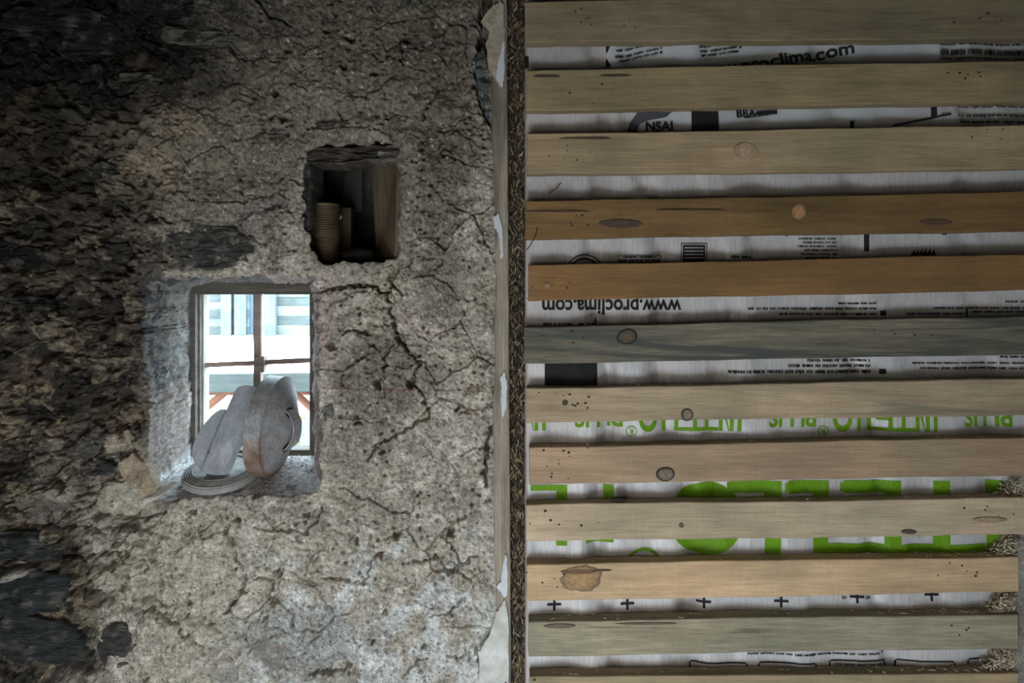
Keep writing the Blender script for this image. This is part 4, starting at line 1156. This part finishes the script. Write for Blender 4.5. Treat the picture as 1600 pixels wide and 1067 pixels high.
text_bm(bm, 'BBA', 1149, 1182, 171, 184, False, -5, (1165, 178)); 
rect_bm(bm, 1181, 174, 1212, 180)
rect_bm(bm, 1078, 176, 1121, 207)
rect_bm(bm, 1451, 166, 1459, 184); poly_bm(bm, [(1392, 199), (1480, 182), (1480, 179), (1392, 196)]); rect_bm(bm, 1326, 190, 1332, 202)
o = print_bm('black_mark', bm, INK, .0058)
bm = bmesh.new()
for (x0, x1, y, r_) in ((960, 1035, 92, -12), (968, 1035, 97, -12), (962, 1050, 82, -12), (1090, 1160, 76, -8), (1092, 1158, 83, -8), (1094, 1154, 89, -8), (1162, 1210, 184, -6)):
    b3 = bmesh.new(); tiny(b3, x0, x1, 0, 3)
    for v in b3.verts: v.co.y += y+(v.co.x-x0)*math.tan(math.radians(r_))
    for f in b3.faces: bm.faces.new([bm.verts.new(v.co) for v in f.verts])
    b3.free()
for (x0, x1, y, hh_) in ((1466, 1610, 71, 3), (1466, 1610, 84, 7), (1466, 1610, 93.5, 2.5), (1490, 1610, 168, 3), (1490, 1610, 182, 2.6), (1494, 1610, 192, 3)): tiny(bm, x0, x1, y, hh_)
print_bm('small_print', bm, INK, .0058, True)
bm = bmesh.new(); poly_bm(bm, [(982+15*(1-abs(math.sin(t)))-0, 0) for t in ()] or [(980, 206), (984, 192), (994, 178), (1000, 175), (1050, 175), (1040, 184), (1010, 190), (998, 196), (994, 207)]); print_bm('grey_print', bm, GRY, .0052)

# ---- wood fibre insulation visible at the open edge
def flakes(name, n, place, lens, wid, cols, seed, mat, parent=None):
    r = random.Random(seed); V = []; Fq = []; Tn = []
    for k in range(n):
        p, d = place(r); d = Vector(d).normalized(); L = r.uniform(*lens); w = r.uniform(*wid)
        s_ = d.cross(Vector((r.gauss(0, .4), -1, r.gauss(0, .4)))).normalized()*w; nn = d.cross(s_).normalized()*w*.35
        bow = nn*r.uniform(-3, 3)
        i = len(V)
        for t, sc in ((-1, .5), (0, 1), (1, .4)):
            c = Vector(p)+d*L*t*.5+bow*(1-abs(t)); V += [tuple(c-s_*sc), tuple(c+nn*sc), tuple(c+s_*sc), tuple(c-nn*sc)]
        for a_ in (0, 4):
            for b_ in range(4): Fq.append((i+a_+b_, i+a_+(b_+1) % 4, i+a_+4+(b_+1) % 4, i+a_+4+b_))
        c = r.choice(cols); f = r.uniform(.7, 1.3); Tn += [tuple(v*f for v in c)]*12
    o = link(name, npmesh(name, np.array(V), np.array(Fq), np.clip(np.array(Tn), .01, .8), False), mat)
    if parent is not None: adopt(o, parent)
    return tag(o, kind='stuff')
M_FIB = mat_attr('wood_fibre', fine=300, amp=.25, bstr=.2, bdist=.001)
def pl_edge(r):
    y = r.uniform(-120, 1180); xl = 791+7*min(1, max(0, y/1067)); x = r.uniform(xl+1, 820.5)
    p = W(x, y, 0); p.y = r.uniform(.0, .010)
    return p, (r.gauss(0, .55), r.gauss(0, .35), 1)
flakes('insulation_edge', 5200, pl_edge, (.006, .020), (.0006, .0017), [(.12, .088, .058), (.20, .15, .095), (.05, .037, .025), (.36, .29, .20), (.025, .02, .015), (.10, .07, .046)], 5, M_FIB, lin)['label'] = 'packed brown wood fibre at the open edge of the lining'
a_ = W(786, -260, .0); c_ = W(823, 1610, 0)
o = box('insulation_core', (a_.x, .012, c_.z), (c_.x+.9, .05, a_.z), mat_simple('fibre_core', (.035, .024, .016), (.07, .048, .03), 160, .95, .5, .003)); adopt(o, lin)
# fibre spilling out between the sheet and the right-hand stone wall
CH = [(.60, .52, .38), (.48, .40, .27), (.72, .65, .50), (.30, .23, .15), (.55, .50, .40), (.15, .11, .075)]
for nm, (xa, xb, ya, yb), n, lab in (('wood_fibre_spill', (1556, 1600, 752, 786), 330, 'clump of pale wood fibre at the right wall, highest of the spills'), ('wood_fibre_spill', (1552, 1592, 838, 872), 420, 'clump of pale wood fibre at the right wall above the orange pine batten'),
        ('wood_fibre_spill', (1546, 1584, 928, 962), 520, 'clump of pale wood fibre at the right wall below the orange pine batten'), ('wood_fibre_spill', (1536, 1588, 1016, 1048), 640, 'largest clump of wood fibre, in the bottom right corner')):
    def pl(r, xa=xa, xb=xb, ya=ya, yb=yb):
        u = r.random()**.6; y = r.uniform(ya, yb); x = xa+(xb-xa)*u
        if y < yb-(x-xa)/(xb-xa)*(yb-ya)*1.25-6: y = yb-r.random()*8
        Yd = r.uniform(-.048, -.026); p = W(x, y, -.045); p.y = Yd
        return p, (r.gauss(0, 1), r.gauss(0, .4), r.gauss(0, .7))
    tag(flakes(nm, n, pl, (.006, .020), (.0006, .0016), CH, len(lab), M_FIB), lab, 'wood fibre', 'wood fibre spilling out at the right wall')
# shavings lying on the upper edges of the lower battens
def pl_sh(r):
    k = r.choice([6, 7, 8, 9, 9, 10, 10, 10, 11, 11, 11]); lt, lb, rt, rb, x0, x1 = BAT[k]
    x = r.uniform(x0+20, 1575) if r.random() < .55 else 1575-abs(r.gauss(0, 90)); x = max(x, x0+5)
    tt = (x-822)/778; a_ = W(x, lt+(rt-lt)*tt, YFR)
    return Vector((a_.x, r.uniform(YFR+.004, YB-.002), a_.z+.0015)), (1, r.gauss(0, .5), r.gauss(0, .12))
tag(flakes('wood_shavings', 420, pl_sh, (.003, .010), (.0004, .0011), CH+[(.62, .56, .44)]*2, 17, M_FIB), 'fine pale wood shavings lying along the upper edges of the lower battens', 'shavings', kind='stuff')
# loose dark threads hanging on the sheet
for nm, pts, lab in (('loose_thread', [(858, 302), (864, 298), (870, 294), (874, 288), (877, 285)], 'short dark thread stuck on the membrane above the orange-brown knotty batten'),
                 ('loose_thread', [(823, 391), (829, 382), (836, 370), (839, 360), (839, 355)], 'short dark thread hanging at the left end below the knotty batten')):
    Yt = YM-.010 if pts[0][0] > 850 else YFR-.003
    tag(tube(nm, [W(x, y, Yt) for x, y in pts], .0009, M_END), lab, 'thread', 'loose dark threads')
